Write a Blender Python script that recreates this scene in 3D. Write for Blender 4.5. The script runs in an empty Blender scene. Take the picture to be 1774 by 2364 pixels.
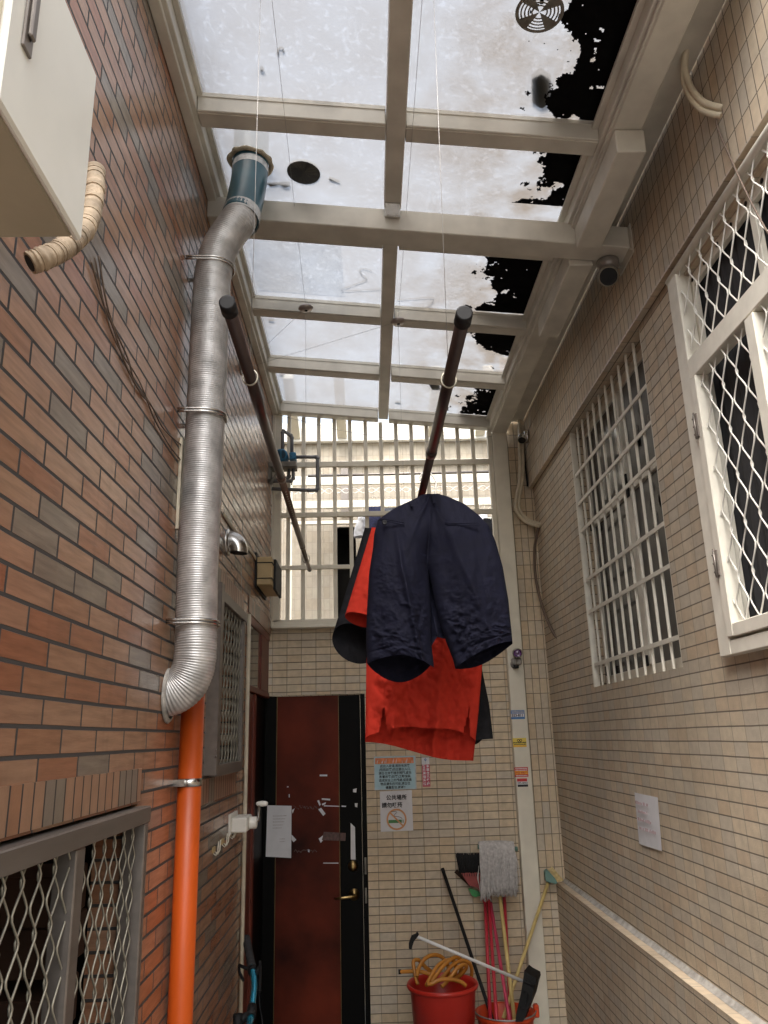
import bpy, bmesh, math, random
from mathutils import Vector, Matrix, noise
random.seed(7)
S = bpy.context.scene
COL = S.collection
R = math.radians
PI = math.pi

# ------------------------------------------------------------------ camera, sky, sun, exposure
CX, CY, FPX = 887.0, 1182.0, 1809.36
YAW, PITCH, ROLL, CAMZ = .0244880, .280495, -.0268274, 1.93
_fw = Vector((math.sin(YAW)*math.cos(PITCH), math.cos(YAW)*math.cos(PITCH), math.sin(PITCH)))
_rt = Vector((math.cos(YAW), -math.sin(YAW), 0)); _up = _rt.cross(_fw)
RT = math.cos(ROLL)*_rt + math.sin(ROLL)*_up
UP = -math.sin(ROLL)*_rt + math.cos(ROLL)*_up
CAM = Vector((0, 0, CAMZ))
cd = bpy.data.cameras.new("camera"); cam = bpy.data.objects.new("camera", cd); COL.objects.link(cam)
m3 = Matrix((RT, UP, -_fw)).transposed().to_4x4(); m3.translation = CAM
cam.matrix_world = m3
cd.sensor_fit = 'VERTICAL'; cd.sensor_height = 36.0; cd.sensor_width = 27.0
cd.lens = FPX/2364*36; cd.clip_start = .02; cd.clip_end = 400
S.camera = cam

W = bpy.data.worlds.new("World"); S.world = W; W.use_nodes = True
wn = W.node_tree; wn.nodes.clear()
sky = wn.nodes.new("ShaderNodeTexSky"); sky.sky_type = 'NISHITA'; sky.sun_disc = False
SUN_EL, SUN_ROT = 57.0, 198.0
sky.sun_elevation = R(SUN_EL); sky.sun_rotation = R(SUN_ROT); sky.air_density = 1.6; sky.dust_density = 5.0
hs = wn.nodes.new("ShaderNodeHueSaturation"); hs.inputs['Saturation'].default_value = .55
bg = wn.nodes.new("ShaderNodeBackground"); bg.inputs['Strength'].default_value = .12
wo = wn.nodes.new("ShaderNodeOutputWorld")
wn.links.new(sky.outputs[0], hs.inputs['Color']); wn.links.new(hs.outputs[0], bg.inputs['Color']); wn.links.new(bg.outputs[0], wo.inputs[0])
sl = bpy.data.lights.new("sun", 'SUN'); sl.energy = .9; sl.angle = R(40); sl.color = (1, .98, .95)
so = bpy.data.objects.new("sun", sl); COL.objects.link(so)
_a = R(SUN_ROT)
sdir = Vector((math.sin(_a)*math.cos(R(SUN_EL)), math.cos(_a)*math.cos(R(SUN_EL)), math.sin(R(SUN_EL))))
so.rotation_euler = sdir.to_track_quat('Z', 'Y').to_euler(); so.location = (0, -3, 12)
S.view_settings.view_transform = 'Standard'; S.view_settings.look = 'None'; S.view_settings.gamma = 1
S.view_settings.exposure = 2.1
S.cycles.max_bounces = 10; S.cycles.diffuse_bounces = 6; S.cycles.transparent_max_bounces = 12
S.cycles.sample_clamp_indirect = 6; S.cycles.use_denoising = True
S.cycles.caustics_reflective = False

# ------------------------------------------------------------------ pixel -> point on a real plane
def ray(x, y): return RT*((x-CX)/FPX) - UP*((y-CY)/FPX) + _fw
def at(x, y, ax, v):
    d = ray(x, y); return CAM + d*((v-CAM[ax])/d[ax])

# ------------------------------------------------------------------ mesh builder
class B:
    def __init__(s): s.bm = bmesh.new()
    def box(s, x0, x1, y0, y1, z0, z1, bev=0, seg=1):
        r = bmesh.ops.create_cube(s.bm, size=1)
        for v in r['verts']:
            v.co = Vector(((x0+x1)/2+v.co.x*(x1-x0), (y0+y1)/2+v.co.y*(y1-y0), (z0+z1)/2+v.co.z*(z1-z0)))
        if bev:
            es = list({e for v in r['verts'] for e in v.link_edges})
            bmesh.ops.bevel(s.bm, geom=es, offset=bev, segments=seg, affect='EDGES', profile=.5)
        return s
    def beam(s, p0, p1, w, h, up=(0, 0, 1), bev=0):
        p0, p1 = Vector(p0), Vector(p1); d = p1-p0; L = d.length; d.normalize()
        sx = d.cross(Vector(up)).normalized(); u = sx.cross(d)
        r = bmesh.ops.create_cube(s.bm, size=1)
        for v in r['verts']: v.co = (p0+p1)/2 + sx*(v.co.x*w) + d*(v.co.y*L) + u*(v.co.z*h)
        if bev:
            es = list({e for v in r['verts'] for e in v.link_edges})
            bmesh.ops.bevel(s.bm, geom=es, offset=bev, segments=1, affect='EDGES')
        return s
    def tube(s, pts, r, n=10, caps=True, smooth=True):
        pts = [Vector(p) for p in pts]; k = len(pts)
        rs = r if isinstance(r, (list, tuple)) else [r]*k
        ref = None; rings = []
        for i, p in enumerate(pts):
            t = (pts[min(i+1, k-1)]-pts[max(i-1, 0)])
            if t.length < 1e-9: t = Vector((0, 0, 1))
            t.normalize()
            if ref is None:
                ref = t.orthogonal().normalized()
            else:
                ref = ref - t*ref.dot(t)
                ref = ref.normalized() if ref.length > 1e-6 else t.orthogonal().normalized()
            b = t.cross(ref)
            rings.append([s.bm.verts.new(p + (ref*math.cos(2*PI*j/n)+b*math.sin(2*PI*j/n))*rs[i]) for j in range(n)])
        for i in range(k-1):
            for j in range(n):
                f = s.bm.faces.new((rings[i][j], rings[i][(j+1) % n], rings[i+1][(j+1) % n], rings[i+1][j])); f.smooth = smooth
        if caps:
            s.bm.faces.new(rings[0][::-1]); s.bm.faces.new(rings[-1])
        return s
    def lathe(s, prof, base, axis=(0, 0, 1), n=24, close=False):
        base = Vector(base); a = Vector(axis).normalized(); u = a.orthogonal().normalized(); v = a.cross(u)
        rings = []
        for r, h in prof:
            rings.append([s.bm.verts.new(base+a*h+(u*math.cos(2*PI*j/n)+v*math.sin(2*PI*j/n))*max(r, 1e-4)) for j in range(n)])
        for i in range(len(prof)-1):
            for j in range(n):
                f = s.bm.faces.new((rings[i][j], rings[i][(j+1) % n], rings[i+1][(j+1) % n], rings[i+1][j])); f.smooth = True
        if close: s.bm.faces.new(rings[0][::-1]); s.bm.faces.new(rings[-1])
        return s
    def face(s, pts, smooth=False):
        f = s.bm.faces.new([s.bm.verts.new(Vector(p)) for p in pts]); f.smooth = smooth
        return s
    def prism(s, pts, ext):
        ext = Vector(ext); a = [s.bm.verts.new(Vector(p)) for p in pts]; b = [s.bm.verts.new(Vector(p)+ext) for p in pts]
        n = len(pts); s.bm.faces.new(a[::-1]); s.bm.faces.new(b)
        for i in range(n): s.bm.faces.new((a[i], a[(i+1) % n], b[(i+1) % n], b[i]))
        return s
    def ball(s, c, r, sc=(1, 1, 1), u=14, v=10):
        q = bmesh.ops.create_uvsphere(s.bm, u_segments=u, v_segments=v, radius=r)
        for w in q['verts']:
            w.co = Vector((w.co.x*sc[0], w.co.y*sc[1], w.co.z*sc[2]))+Vector(c)
            for f in w.link_faces: f.smooth = True
        return s
    def grid(s, rows, smooth=True, wrap=False):
        vs = [[s.bm.verts.new(p) for p in r] for r in rows]
        for i in range(len(vs)-1):
            m = len(vs[i])
            for j in range(m if wrap else m-1):
                f = s.bm.faces.new((vs[i][j], vs[i][(j+1) % m], vs[i+1][(j+1) % m], vs[i+1][j])); f.smooth = smooth
        return s
    def shear(s, k, x0):
        for v in s.bm.verts: v.co.z += k*(v.co.x-x0)
        return s
    def uv(s):
        l = s.bm.loops.layers.uv.new("UVMap"); s.bm.normal_update()
        for f in s.bm.faces:
            n = f.normal; ax = max(range(3), key=lambda i: abs(n[i]))
            for q in f.loops:
                c = q.vert.co
                q[l].uv = (c.y, c.z) if ax == 0 else ((c.x, c.z) if ax == 1 else (c.y, c.x))
        return s

def wall_sheet(b, ax, c, u0, u1, v0, v1, holes=()):
    us = sorted({u0, u1, *[h[0] for h in holes], *[h[1] for h in holes]}); vs = sorted({v0, v1, *[h[2] for h in holes], *[h[3] for h in holes]})
    us = [u for u in us if u0 <= u <= u1]; vs = [v for v in vs if v0 <= v <= v1]
    for i in range(len(us)-1):
        for j in range(len(vs)-1):
            mu, mv = (us[i]+us[i+1])/2, (vs[j]+vs[j+1])/2
            if any(h[0] < mu < h[1] and h[2] < mv < h[3] for h in holes): continue
            q = [(us[i], vs[j]), (us[i+1], vs[j]), (us[i+1], vs[j+1]), (us[i], vs[j+1])]
            b.face([(c, a, d) if ax == 0 else (a, c, d) for a, d in q])
    return b

def tag(o, label=None, cat=None, group=None, kind=None):
    if label: o['label'] = label
    if cat: o['category'] = cat
    if group: o['group'] = group
    if kind: o['kind'] = kind
    return o
def obj(name, b, mat, parent=None, merge=0, label=None):
    bm = b.bm
    if merge: bmesh.ops.remove_doubles(bm, verts=bm.verts, dist=merge)
    bmesh.ops.recalc_face_normals(bm, faces=bm.faces)
    me = bpy.data.meshes.new(name); bm.to_mesh(me); bm.free()
    me.materials.append(mat)
    o = bpy.data.objects.new(name, me); COL.objects.link(o)
    if parent:
        o.parent = parent
        if parent.type == 'EMPTY': o.location = -Vector(parent.location)
    if label: o['label'] = label
    return o
def thing(name, label, cat, loc, group=None):
    o = bpy.data.objects.new(name, None); COL.objects.link(o); o.location = loc; o.empty_display_size = .05
    return tag(o, label, cat, group)
def dup(o, parent=None):
    c = o.copy(); COL.objects.link(c)
    if parent: c.parent = parent
    for ch in list(o.children): dup(ch, c)
    return c
def text(name, s, h, origin, ux, uy, mat, parent, align='LEFT', sp=1.0, bold=0.0, line=1.0, shear=0):
    cu = bpy.data.curves.new(name, 'FONT'); cu.body = s; cu.size = h; cu.align_x = align; cu.space_character = sp; cu.offset = bold; cu.space_line = line
    cu.resolution_u = 2; cu.fill_mode = 'FRONT'
    t = bpy.data.objects.new(name+'_c', cu); COL.objects.link(t)
    dg = bpy.context.evaluated_depsgraph_get()
    me = bpy.data.meshes.new_from_object(t.evaluated_get(dg)); bpy.data.objects.remove(t); me.name = name
    ux, uy = Vector(ux), Vector(uy); og = Vector(origin)
    for v in me.vertices: v.co = og + ux*v.co.x + uy*v.co.y
    me.materials.clear(); me.materials.append(mat)
    for p in me.polygons: p.material_index = 0
    o = bpy.data.objects.new(name, me); COL.objects.link(o)
    if parent:
        o.parent = parent
        if parent.type == 'EMPTY': o.location = -Vector(parent.location)
    return o

# ------------------------------------------------------------------ materials
def newmat(name):
    m = bpy.data.materials.new(name); m.use_nodes = True
    nt = m.node_tree; bs = nt.nodes['Principled BSDF']
    return m, nt, bs, nt.nodes, nt.links
def plain(name, col, rough=.5, metal=0, var=.12, scale=14, bump=0, bscale=60, spec=.5, stretch=(1, 1, 1), coat=0):
    m, nt, bs, N, L = newmat(name)
    tc = N.new('ShaderNodeTexCoord'); mp = N.new('ShaderNodeMapping'); mp.inputs['Scale'].default_value = stretch
    L.new(tc.outputs['Object'], mp.inputs[0])
    nz = N.new('ShaderNodeTexNoise'); nz.inputs['Scale'].default_value = scale; nz.inputs['Detail'].default_value = 6
    L.new(mp.outputs[0], nz.inputs['Vector'])
    cr = N.new('ShaderNodeValToRGB'); c = Vector(col)
    cr.color_ramp.elements[0].position = .3; cr.color_ramp.elements[1].position = .7
    cr.color_ramp.elements[0].color = (*(c*(1-var)), 1); cr.color_ramp.elements[1].color = (*[min(1, q*(1+var)) for q in c], 1)
    L.new(nz.outputs['Fac'], cr.inputs[0]); L.new(cr.outputs[0], bs.inputs['Base Color'])
    bs.inputs['Roughness'].default_value = rough; bs.inputs['Metallic'].default_value = metal
    bs.inputs['Specular IOR Level'].default_value = spec; bs.inputs['Coat Weight'].default_value = coat
    if bump:
        n2 = N.new('ShaderNodeTexNoise'); n2.inputs['Scale'].default_value = bscale; n2.inputs['Detail'].default_value = 4
        L.new(mp.outputs[0], n2.inputs['Vector'])
        bp = N.new('ShaderNodeBump'); bp.inputs['Strength'].default_value = bump; bp.inputs['Distance'].default_value = .004
        L.new(n2.outputs['Fac'], bp.inputs['Height']); L.new(bp.outputs[0], bs.inputs['Normal'])
    return m
def tiles(name, w, h, off, ramp, mortar, ms, rough=.6, bump=.5, grain=.25, gscale=180, shift=(0, 0), swap=False, spec=.5, rvar=.12, dist=.004, gst=(1, 1, 1), dirt=.25, pale=None, streak=.12):
    m, nt, bs, N, L = newmat(name)
    uvn = N.new('ShaderNodeUVMap'); src = uvn.outputs[0]
    mp = N.new('ShaderNodeMapping'); mp.inputs['Location'].default_value = (shift[0], shift[1], 0)
    if swap: mp.inputs['Rotation'].default_value = (0, 0, PI/2)
    # slight waviness so that courses are not ruler straight
    wz = N.new('ShaderNodeTexNoise'); wz.inputs['Scale'].default_value = 2.2; L.new(src, wz.inputs['Vector'])
    vs = N.new('ShaderNodeVectorMath'); vs.operation = 'MULTIPLY_ADD'; vs.inputs[1].default_value = (.006, .006, 0); L.new(wz.outputs['Color'], vs.inputs[0]); L.new(src, vs.inputs[2])
    L.new(vs.outputs[0], mp.inputs[0])
    br = N.new('ShaderNodeTexBrick'); br.offset = off; br.squash = 1; br.offset_frequency = 2
    br.inputs['Color1'].default_value = (0, 0, 0, 1); br.inputs['Color2'].default_value = (1, 1, 1, 1); br.inputs['Mortar'].default_value = (0, 0, 0, 1)
    br.inputs['Scale'].default_value = 1; br.inputs['Mortar Size'].default_value = ms; br.inputs['Mortar Smooth'].default_value = .25; br.inputs['Bias'].default_value = 0
    br.inputs['Brick Width'].default_value = w; br.inputs['Row Height'].default_value = h
    L.new(mp.outputs[0], br.inputs['Vector'])
    cr = N.new('ShaderNodeValToRGB'); cr.color_ramp.interpolation = 'CONSTANT'
    e = cr.color_ramp.elements
    while len(e) < len(ramp): e.new(.5)
    for k, (p, c) in enumerate(ramp): e[k].position = p; e[k].color = (*c, 1)
    L.new(br.outputs['Color'], cr.inputs[0])
    # in-tile mottling + soft grime with its own shape
    g = N.new('ShaderNodeTexNoise'); g.inputs['Scale'].default_value = 28; g.inputs['Detail'].default_value = 6
    mg = N.new('ShaderNodeMapping'); mg.inputs['Scale'].default_value = gst; L.new(src, mg.inputs[0]); L.new(mg.outputs[0], g.inputs['Vector'])
    mr = N.new('ShaderNodeMapRange'); mr.inputs[1].default_value = .25; mr.inputs[2].default_value = .75; mr.inputs[3].default_value = 1-rvar; mr.inputs[4].default_value = 1+rvar
    L.new(g.outputs['Fac'], mr.inputs[0])
    d = N.new('ShaderNodeTexNoise'); d.inputs['Scale'].default_value = 1.7; d.inputs['Detail'].default_value = 8; L.new(src, d.inputs['Vector'])
    dr = N.new('ShaderNodeMapRange'); dr.inputs[1].default_value = .35; dr.inputs[2].default_value = .62; dr.inputs[3].default_value = 1-dirt; dr.inputs[4].default_value = 1
    L.new(d.outputs['Fac'], dr.inputs[0])
    sm_ = N.new('ShaderNodeMapping'); sm_.inputs['Scale'].default_value = (9, .55, 1); L.new(src, sm_.inputs[0])
    sn_ = N.new('ShaderNodeTexNoise'); sn_.inputs['Scale'].default_value = 1.6; sn_.inputs['Detail'].default_value = 7; L.new(sm_.outputs[0], sn_.inputs['Vector'])
    sr_ = N.new('ShaderNodeMapRange'); sr_.inputs[1].default_value = .56; sr_.inputs[2].default_value = .72; sr_.inputs[3].default_value = 1; sr_.inputs[4].default_value = 1-streak; L.new(sn_.outputs['Fac'], sr_.inputs[0])
    m0 = N.new('ShaderNodeMath'); m0.operation = 'MULTIPLY'; L.new(mr.outputs[0], m0.inputs[0]); L.new(sr_.outputs[0], m0.inputs[1])
    mu = N.new('ShaderNodeMath'); mu.operation = 'MULTIPLY'; L.new(m0.outputs[0], mu.inputs[0]); L.new(dr.outputs[0], mu.inputs[1])
    vm = N.new('ShaderNodeVectorMath'); vm.operation = 'SCALE'; L.new(cr.outputs[0], vm.inputs[0]); L.new(mu.outputs[0], vm.inputs['Scale'])
    mx = N.new('ShaderNodeMix'); mx.data_type = 'RGBA'; mx.inputs['B'].default_value = (*mortar, 1)
    if pale:
        sp = N.new('ShaderNodeSeparateXYZ'); L.new(mp.outputs[0], sp.inputs[0])
        dv = N.new('ShaderNodeMath'); dv.operation = 'DIVIDE'; dv.inputs[1].default_value = h; L.new(sp.outputs['Y'], dv.inputs[0])
        fr_ = N.new('ShaderNodeMath'); fr_.operation = 'FRACT'; L.new(dv.outputs[0], fr_.inputs[0])
        sb_ = N.new('ShaderNodeMath'); sb_.operation = 'SUBTRACT'; sb_.inputs[1].default_value = .5; L.new(fr_.outputs[0], sb_.inputs[0])
        ab_ = N.new('ShaderNodeMath'); ab_.operation = 'ABSOLUTE'; L.new(sb_.outputs[0], ab_.inputs[0])
        m4 = N.new('ShaderNodeMapRange'); m4.inputs[1].default_value = .5-ms/h*1.5; m4.inputs[2].default_value = .5-ms/h*.8; L.new(ab_.outputs[0], m4.inputs[0])
        mc = N.new('ShaderNodeMix'); mc.data_type = 'RGBA'; mc.inputs['A'].default_value = (*pale, 1); mc.inputs['B'].default_value = (*mortar, 1); L.new(m4.outputs[0], mc.inputs['Factor']); L.new(mc.outputs['Result'], mx.inputs['B'])
    L.new(br.outputs['Fac'], mx.inputs['Factor']); L.new(vm.outputs[0], mx.inputs['A']); L.new(mx.outputs['Result'], bs.inputs['Base Color'])
    # roughness: mortar matt
    rr = N.new('ShaderNodeMapRange'); rr.inputs[3].default_value = rough; rr.inputs[4].default_value = .95; L.new(br.outputs['Fac'], rr.inputs[0]); L.new(rr.outputs[0], bs.inputs['Roughness'])
    bs.inputs['Specular IOR Level'].default_value = spec
    gn = N.new('ShaderNodeTexNoise'); gn.inputs['Scale'].default_value = gscale; gn.inputs['Detail'].default_value = 3; L.new(mg.outputs[0], gn.inputs['Vector'])
    iv = N.new('ShaderNodeMath'); iv.operation = 'MULTIPLY_ADD'; iv.inputs[1].default_value = -1; iv.inputs[2].default_value = 1; L.new(br.outputs['Fac'], iv.inputs[0])
    ad = N.new('ShaderNodeMath'); ad.operation = 'MULTIPLY_ADD'; ad.inputs[1].default_value = grain; L.new(gn.outputs['Fac'], ad.inputs[0]); L.new(iv.outputs[0], ad.inputs[2])
    # each tile sits at its own slight tilt
    tt = N.new('ShaderNodeMath'); tt.operation = 'MULTIPLY_ADD'; tt.inputs[1].default_value = .25; L.new(br.outputs['Color'], tt.inputs[0]); L.new(ad.outputs[0], tt.inputs[2])
    bp = N.new('ShaderNodeBump'); bp.inputs['Strength'].default_value = bump; bp.inputs['Distance'].default_value = dist
    L.new(tt.outputs[0], bp.inputs['Height']); L.new(bp.outputs[0], bs.inputs['Normal'])
    return m

BR = [(0, (.38, .215, .135)), (.14, (.25, .205, .16)), (.24, (.35, .18, .105)), (.42, (.40, .235, .15)), (.60, (.34, .155, .088)), (.74, (.38, .225, .145)), (.93, (.24, .195, .155))]
M = {}
M['brick'] = tiles('glazed_brick', .228, .059, .5, BR, (.062, .056, .053), .0048, rough=.22, bump=1.0, grain=.08, gscale=120, shift=(-1.47, -.026), rvar=.22, dist=.006, gst=(.25, 2.2, 1), dirt=.12)
M['soldier'] = tiles('soldier_brick', .056, .16, 0, BR, (.05, .046, .045), .004, rough=.3, bump=.8, grain=.08, shift=(0, 0), dist=.006, dirt=.1)
TB = [(0, (.66, .535, .375)), (.2, (.62, .525, .40)), (.4, (.67, .55, .39)), (.6, (.645, .505, .34)), (.78, (.61, .53, .42)), (.9, (.68, .565, .41))]
TR = [(0, (.60, .50, .37)), (.2, (.565, .495, .395)), (.4, (.62, .515, .38)), (.6, (.58, .465, .335)), (.74, (.63, .535, .405)), (.86, (.55, .475, .375)), (.94, (.58, .455, .32))]
TC = [(0, (.37, .325, .255)), (.25, (.345, .295, .225)), (.5, (.38, .34, .27)), (.75, (.36, .315, .25))]
M['tile_back'] = tiles('beige_tile', .1, .05, 0, TB, (.19, .155, .115), .0026, rough=.55, bump=.8, grain=.6, gscale=170, shift=(.06, 0), dirt=.14, pale=(.37, .31, .235), dist=.005)
M['tile_vert'] = tiles('beige_tile_upright', .05, .1, 0, TB, (.20, .165, .125), .0026, rough=.55, bump=.55, grain=.8, shift=(.02, 0), dirt=.2)
M['tile_far'] = tiles('pale_cream_tile', .05, .1, 0, TC, (.28, .245, .20), .0024, rough=.6, bump=.5, grain=.6, shift=(.02, 0), dirt=.1)
M['tile_right'] = tiles('fawn_tile', .1, .05, 0, TR, (.18, .15, .115), .0028, rough=.5, bump=.9, grain=.5, shift=(.03, .01), dirt=.18, pale=(.40, .345, .27), dist=.005)
M['tile_band'] = tiles('fawn_tile_upright', .05, .1, 0, TR, (.17, .14, .11), .0026, rough=.5, bump=.6, grain=.5, shift=(0, .028), dirt=.25)
M['tile_cap'] = tiles('cap_tile', .1, .06, 0, [(0, (.62, .50, .36)), (.35, (.64, .53, .39)), (.7, (.59, .48, .35))], (.33, .29, .25), .002, rough=.6, bump=.4, grain=.6, shift=(.02, -1.179), dirt=.3)
M['concrete'] = plain('concrete', (.16, .155, .15), .9, var=.25, scale=5, bump=.4)
M['cement'] = plain('cement_fillet', (.36, .34, .31), .95, var=.3, scale=25, bump=.6)
M['cream'] = plain('cream_paint', (.70, .66, .55), .42, var=.07, scale=9, bump=.06, bscale=40)
M['cream_dirty'] = plain('aged_cream_paint', (.60, .575, .505), .45, var=.14, scale=7, bump=.12, bscale=30)
M['white'] = plain('white_paint', (.78, .76, .70), .4, var=.06, scale=10)
M['grille'] = plain('ivory_grille', (.74, .71, .62), .4, var=.08, scale=18)
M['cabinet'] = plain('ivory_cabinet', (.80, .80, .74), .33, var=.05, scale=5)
M['alu'] = plain('brushed_aluminium', (.22, .195, .175), .42, metal=.6, var=.12, scale=30, stretch=(1, .15, 1))
M['alu_light'] = plain('light_aluminium', (.36, .335, .27), .4, metal=.5, var=.1)
M['steel'] = plain('stainless_steel', (.62, .60, .57), .22, metal=1, var=.08, scale=12)
M['duct'] = plain('duct_foil', (.50, .49, .48), .46, metal=.55, var=.30, scale=16, bump=.15, bscale=35)
M['teal'] = plain('teal_plastic', (.022, .085, .115), .32, var=.2, scale=8)
M['film'] = plain('cloudy_tape', (.55, .56, .56), .25, var=.2, scale=40, bump=.8, bscale=70)
M['orange'] = plain('orange_paint', (.52, .080, .006), .45, var=.16, scale=9, stretch=(1, 1, .25))
M['rod'] = plain('brown_rod', (.040, .025, .023), .32, metal=.2, var=.2, scale=20)
M['rod2'] = plain('bronze_rod', (.16, .11, .085), .33, metal=.7, var=.2, scale=20)
M['black'] = plain('black_plastic', (.009, .009, .010), .6, var=.2, spec=.25)
M['blackdoor'] = plain('black_door', (.0025, .0025, .0025), .5, var=.2, spec=.1)
M['dark'] = plain('dark_interior', (.012, .011, .010), .9, var=.3, spec=.1)
M['reddoor'] = plain('red_brown_door', (.10, .016, .007), .5, var=.9, scale=1.9, spec=.15)
M['redframe'] = plain('red_frame', (.13, .025, .014), .45, var=.25, scale=9)
M['brass'] = plain('brass', (.45, .32, .14), .3, metal=1, var=.15)
M['gold'] = plain('gold_edge', (.16, .11, .045), .45, metal=.6, var=.2)
M['navy'] = plain('navy_cotton', (.0040, .0044, .0125), .82, var=.2, scale=30, bump=.35, bscale=500, spec=.15)
M['red'] = plain('red_jersey', (.46, .034, .020), .88, var=.08, scale=40, bump=.4, bscale=600, spec=.1)
M['charcoal'] = plain('charcoal_jersey', (.016, .016, .019), .9, var=.2, scale=30, bump=.3, bscale=500, spec=.1)
M['plaid'] = plain('navy_check', (.03, .035, .09), .9, var=.5, scale=60)
M['whitecloth'] = plain('white_cloth', (.72, .73, .76), .9, var=.05)
M['greycloth'] = plain('grey_cloth', (.10, .11, .13), .9, var=.2)
M['paper'] = plain('paper', (.72, .72, .75), .7, var=.04, scale=20, bump=.3, bscale=9)
M['ink'] = plain('ink', (.02, .02, .025), .7, var=.1)
M['inkred'] = plain('faded_red_ink', (.50, .36, .38), .8, var=.15)
M['inkgrey'] = plain('faded_grey_ink', (.50, .47, .48), .8, var=.15)
M['skyblue'] = plain('pale_blue_print', (.40, .60, .68), .35, var=.08)
M['orangeprint'] = plain('orange_print', (.70, .22, .08), .35, var=.25, scale=30)
M['pink'] = plain('pink_print', (.55, .06, .12), .45, var=.1)
M['signring'] = plain('faded_orange_ring', (.66, .33, .15), .5, var=.12)
M['greenprint'] = plain('green_print', (.07, .25, .08), .5, var=.1)
M['blueprint'] = plain('blue_print', (.06, .19, .45), .45, var=.08)
M['yellowprint'] = plain('yellow_print', (.80, .62, .10), .45, var=.08)
M['redprint'] = plain('red_print', (.55, .03, .03), .45, var=.08)
M['amber'] = plain('amber_print', (.85, .42, .03), .45, var=.06)
M['redbucket'] = plain('red_plastic', (.50, .026, .016), .34, var=.12, scale=6)
M['orangebucket'] = plain('orange_red_plastic', (.58, .06, .015), .36, var=.12, scale=6)
M['hose'] = plain('amber_hose', (.50, .21, .035), .25, var=.15, scale=12)
M['mopyarn'] = plain('mop_yarn', (.52, .50, .49), .95, var=.2, scale=60, bump=.8, bscale=300)
M['wood'] = plain('pale_wood', (.58, .44, .17), .6, var=.18, scale=20, stretch=(1, 1, .1))
M['redstick'] = plain('red_stick', (.50, .03, .05), .4, var=.15)
M['pinkstick'] = plain('pink_red_stick', (.48, .05, .10), .4, var=.15)
M['bristle_y'] = plain('yellow_bristle', (.72, .58, .30), .9, var=.2, scale=80)
M['bristle_k'] = plain('black_bristle', (.010, .010, .011), .9, var=.3, scale=80)
M['tealcap'] = plain('dull_teal', (.13, .24, .21), .5, var=.15)
M['greenplastic'] = plain('green_plastic', (.03, .26, .07), .4, var=.12)
M['broomred'] = plain('dull_red_plastic', (.27, .045, .04), .5, var=.2)
M['whitepole'] = plain('white_pole', (.80, .80, .80), .35, var=.05)
M['pump'] = plain('pump_blue', (.015, .14, .27), .45, var=.15, scale=18)
M['pvc'] = plain('grey_pvc', (.15, .155, .165), .5, var=.15)
M['board'] = plain('weathered_board', (.20, .19, .165), .85, var=.35, scale=14)
M['boxwood'] = plain('tan_box', (.50, .37, .19), .55, var=.1, scale=10)
M['wrap'] = plain('yellowed_wrap', (.42, .33, .23), .8, var=.45, scale=18, bump=.6, bscale=55)
M['cable'] = plain('brown_cable', (.14, .10, .075), .7, var=.2)
M['conduit'] = plain('ivory_conduit', (.60, .53, .40), .5, var=.15)
M['wire'] = plain('steel_wire', (.35, .34, .33), .45, metal=.6, var=.1)
M['pulley'] = plain('pulley_metal', (.42, .37, .35), .35, metal=.7, var=.15)
M['bike'] = plain('metallic_blue', (.01, .27, .42), .25, metal=.6, var=.1, coat=.6)
M['rubber'] = plain('rubber', (.025, .025, .026), .75, var=.2)
M['lens'] = plain('camera_lens', (.02, .008, .03), .06, var=.1, coat=1)
M['camgrey'] = plain('camera_grey', (.30, .28, .26), .35, metal=.3, var=.1)
M['tarp'] = plain('black_tarp', (.004, .004, .0042), .9, var=.3, spec=.05)
M['rag'] = plain('dark_rag', (.008, .008, .009), .95, var=.3, spec=.05)
M['curtain'] = plain('grey_curtain', (.032, .032, .035), .85, var=.15, scale=6, stretch=(1, 6, .3))
M['curtain_g'] = plain('green_curtain', (.16, .18, .14), .9, var=.3, scale=30)
M['cardboard'] = plain('cardboard', (.035, .014, .006), .85, var=.25, scale=8)

def glass(name, col, rough):
    m, nt, bs, N, L = newmat(name)
    tc = N.new('ShaderNodeTexCoord'); nz = N.new('ShaderNodeTexNoise'); nz.inputs['Scale'].default_value = 3; nz.inputs['Detail'].default_value = 5; L.new(tc.outputs['Object'], nz.inputs['Vector'])
    mr = N.new('ShaderNodeMapRange'); mr.inputs[3].default_value = rough*.6; mr.inputs[4].default_value = rough*1.5; L.new(nz.outputs['Fac'], mr.inputs[0]); L.new(mr.outputs[0], bs.inputs['Roughness'])
    bs.inputs['Base Color'].default_value = (*col, 1); bs.inputs['Specular IOR Level'].default_value = .5
    return m
M['glass'] = glass('dark_window_glass', (.035, .035, .038), .12)
M['glassgrey'] = glass('frosted_glass', (.07, .068, .062), .35)
M['transom'] = glass('transom_glass', (.045, .047, .042), .05)

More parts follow.
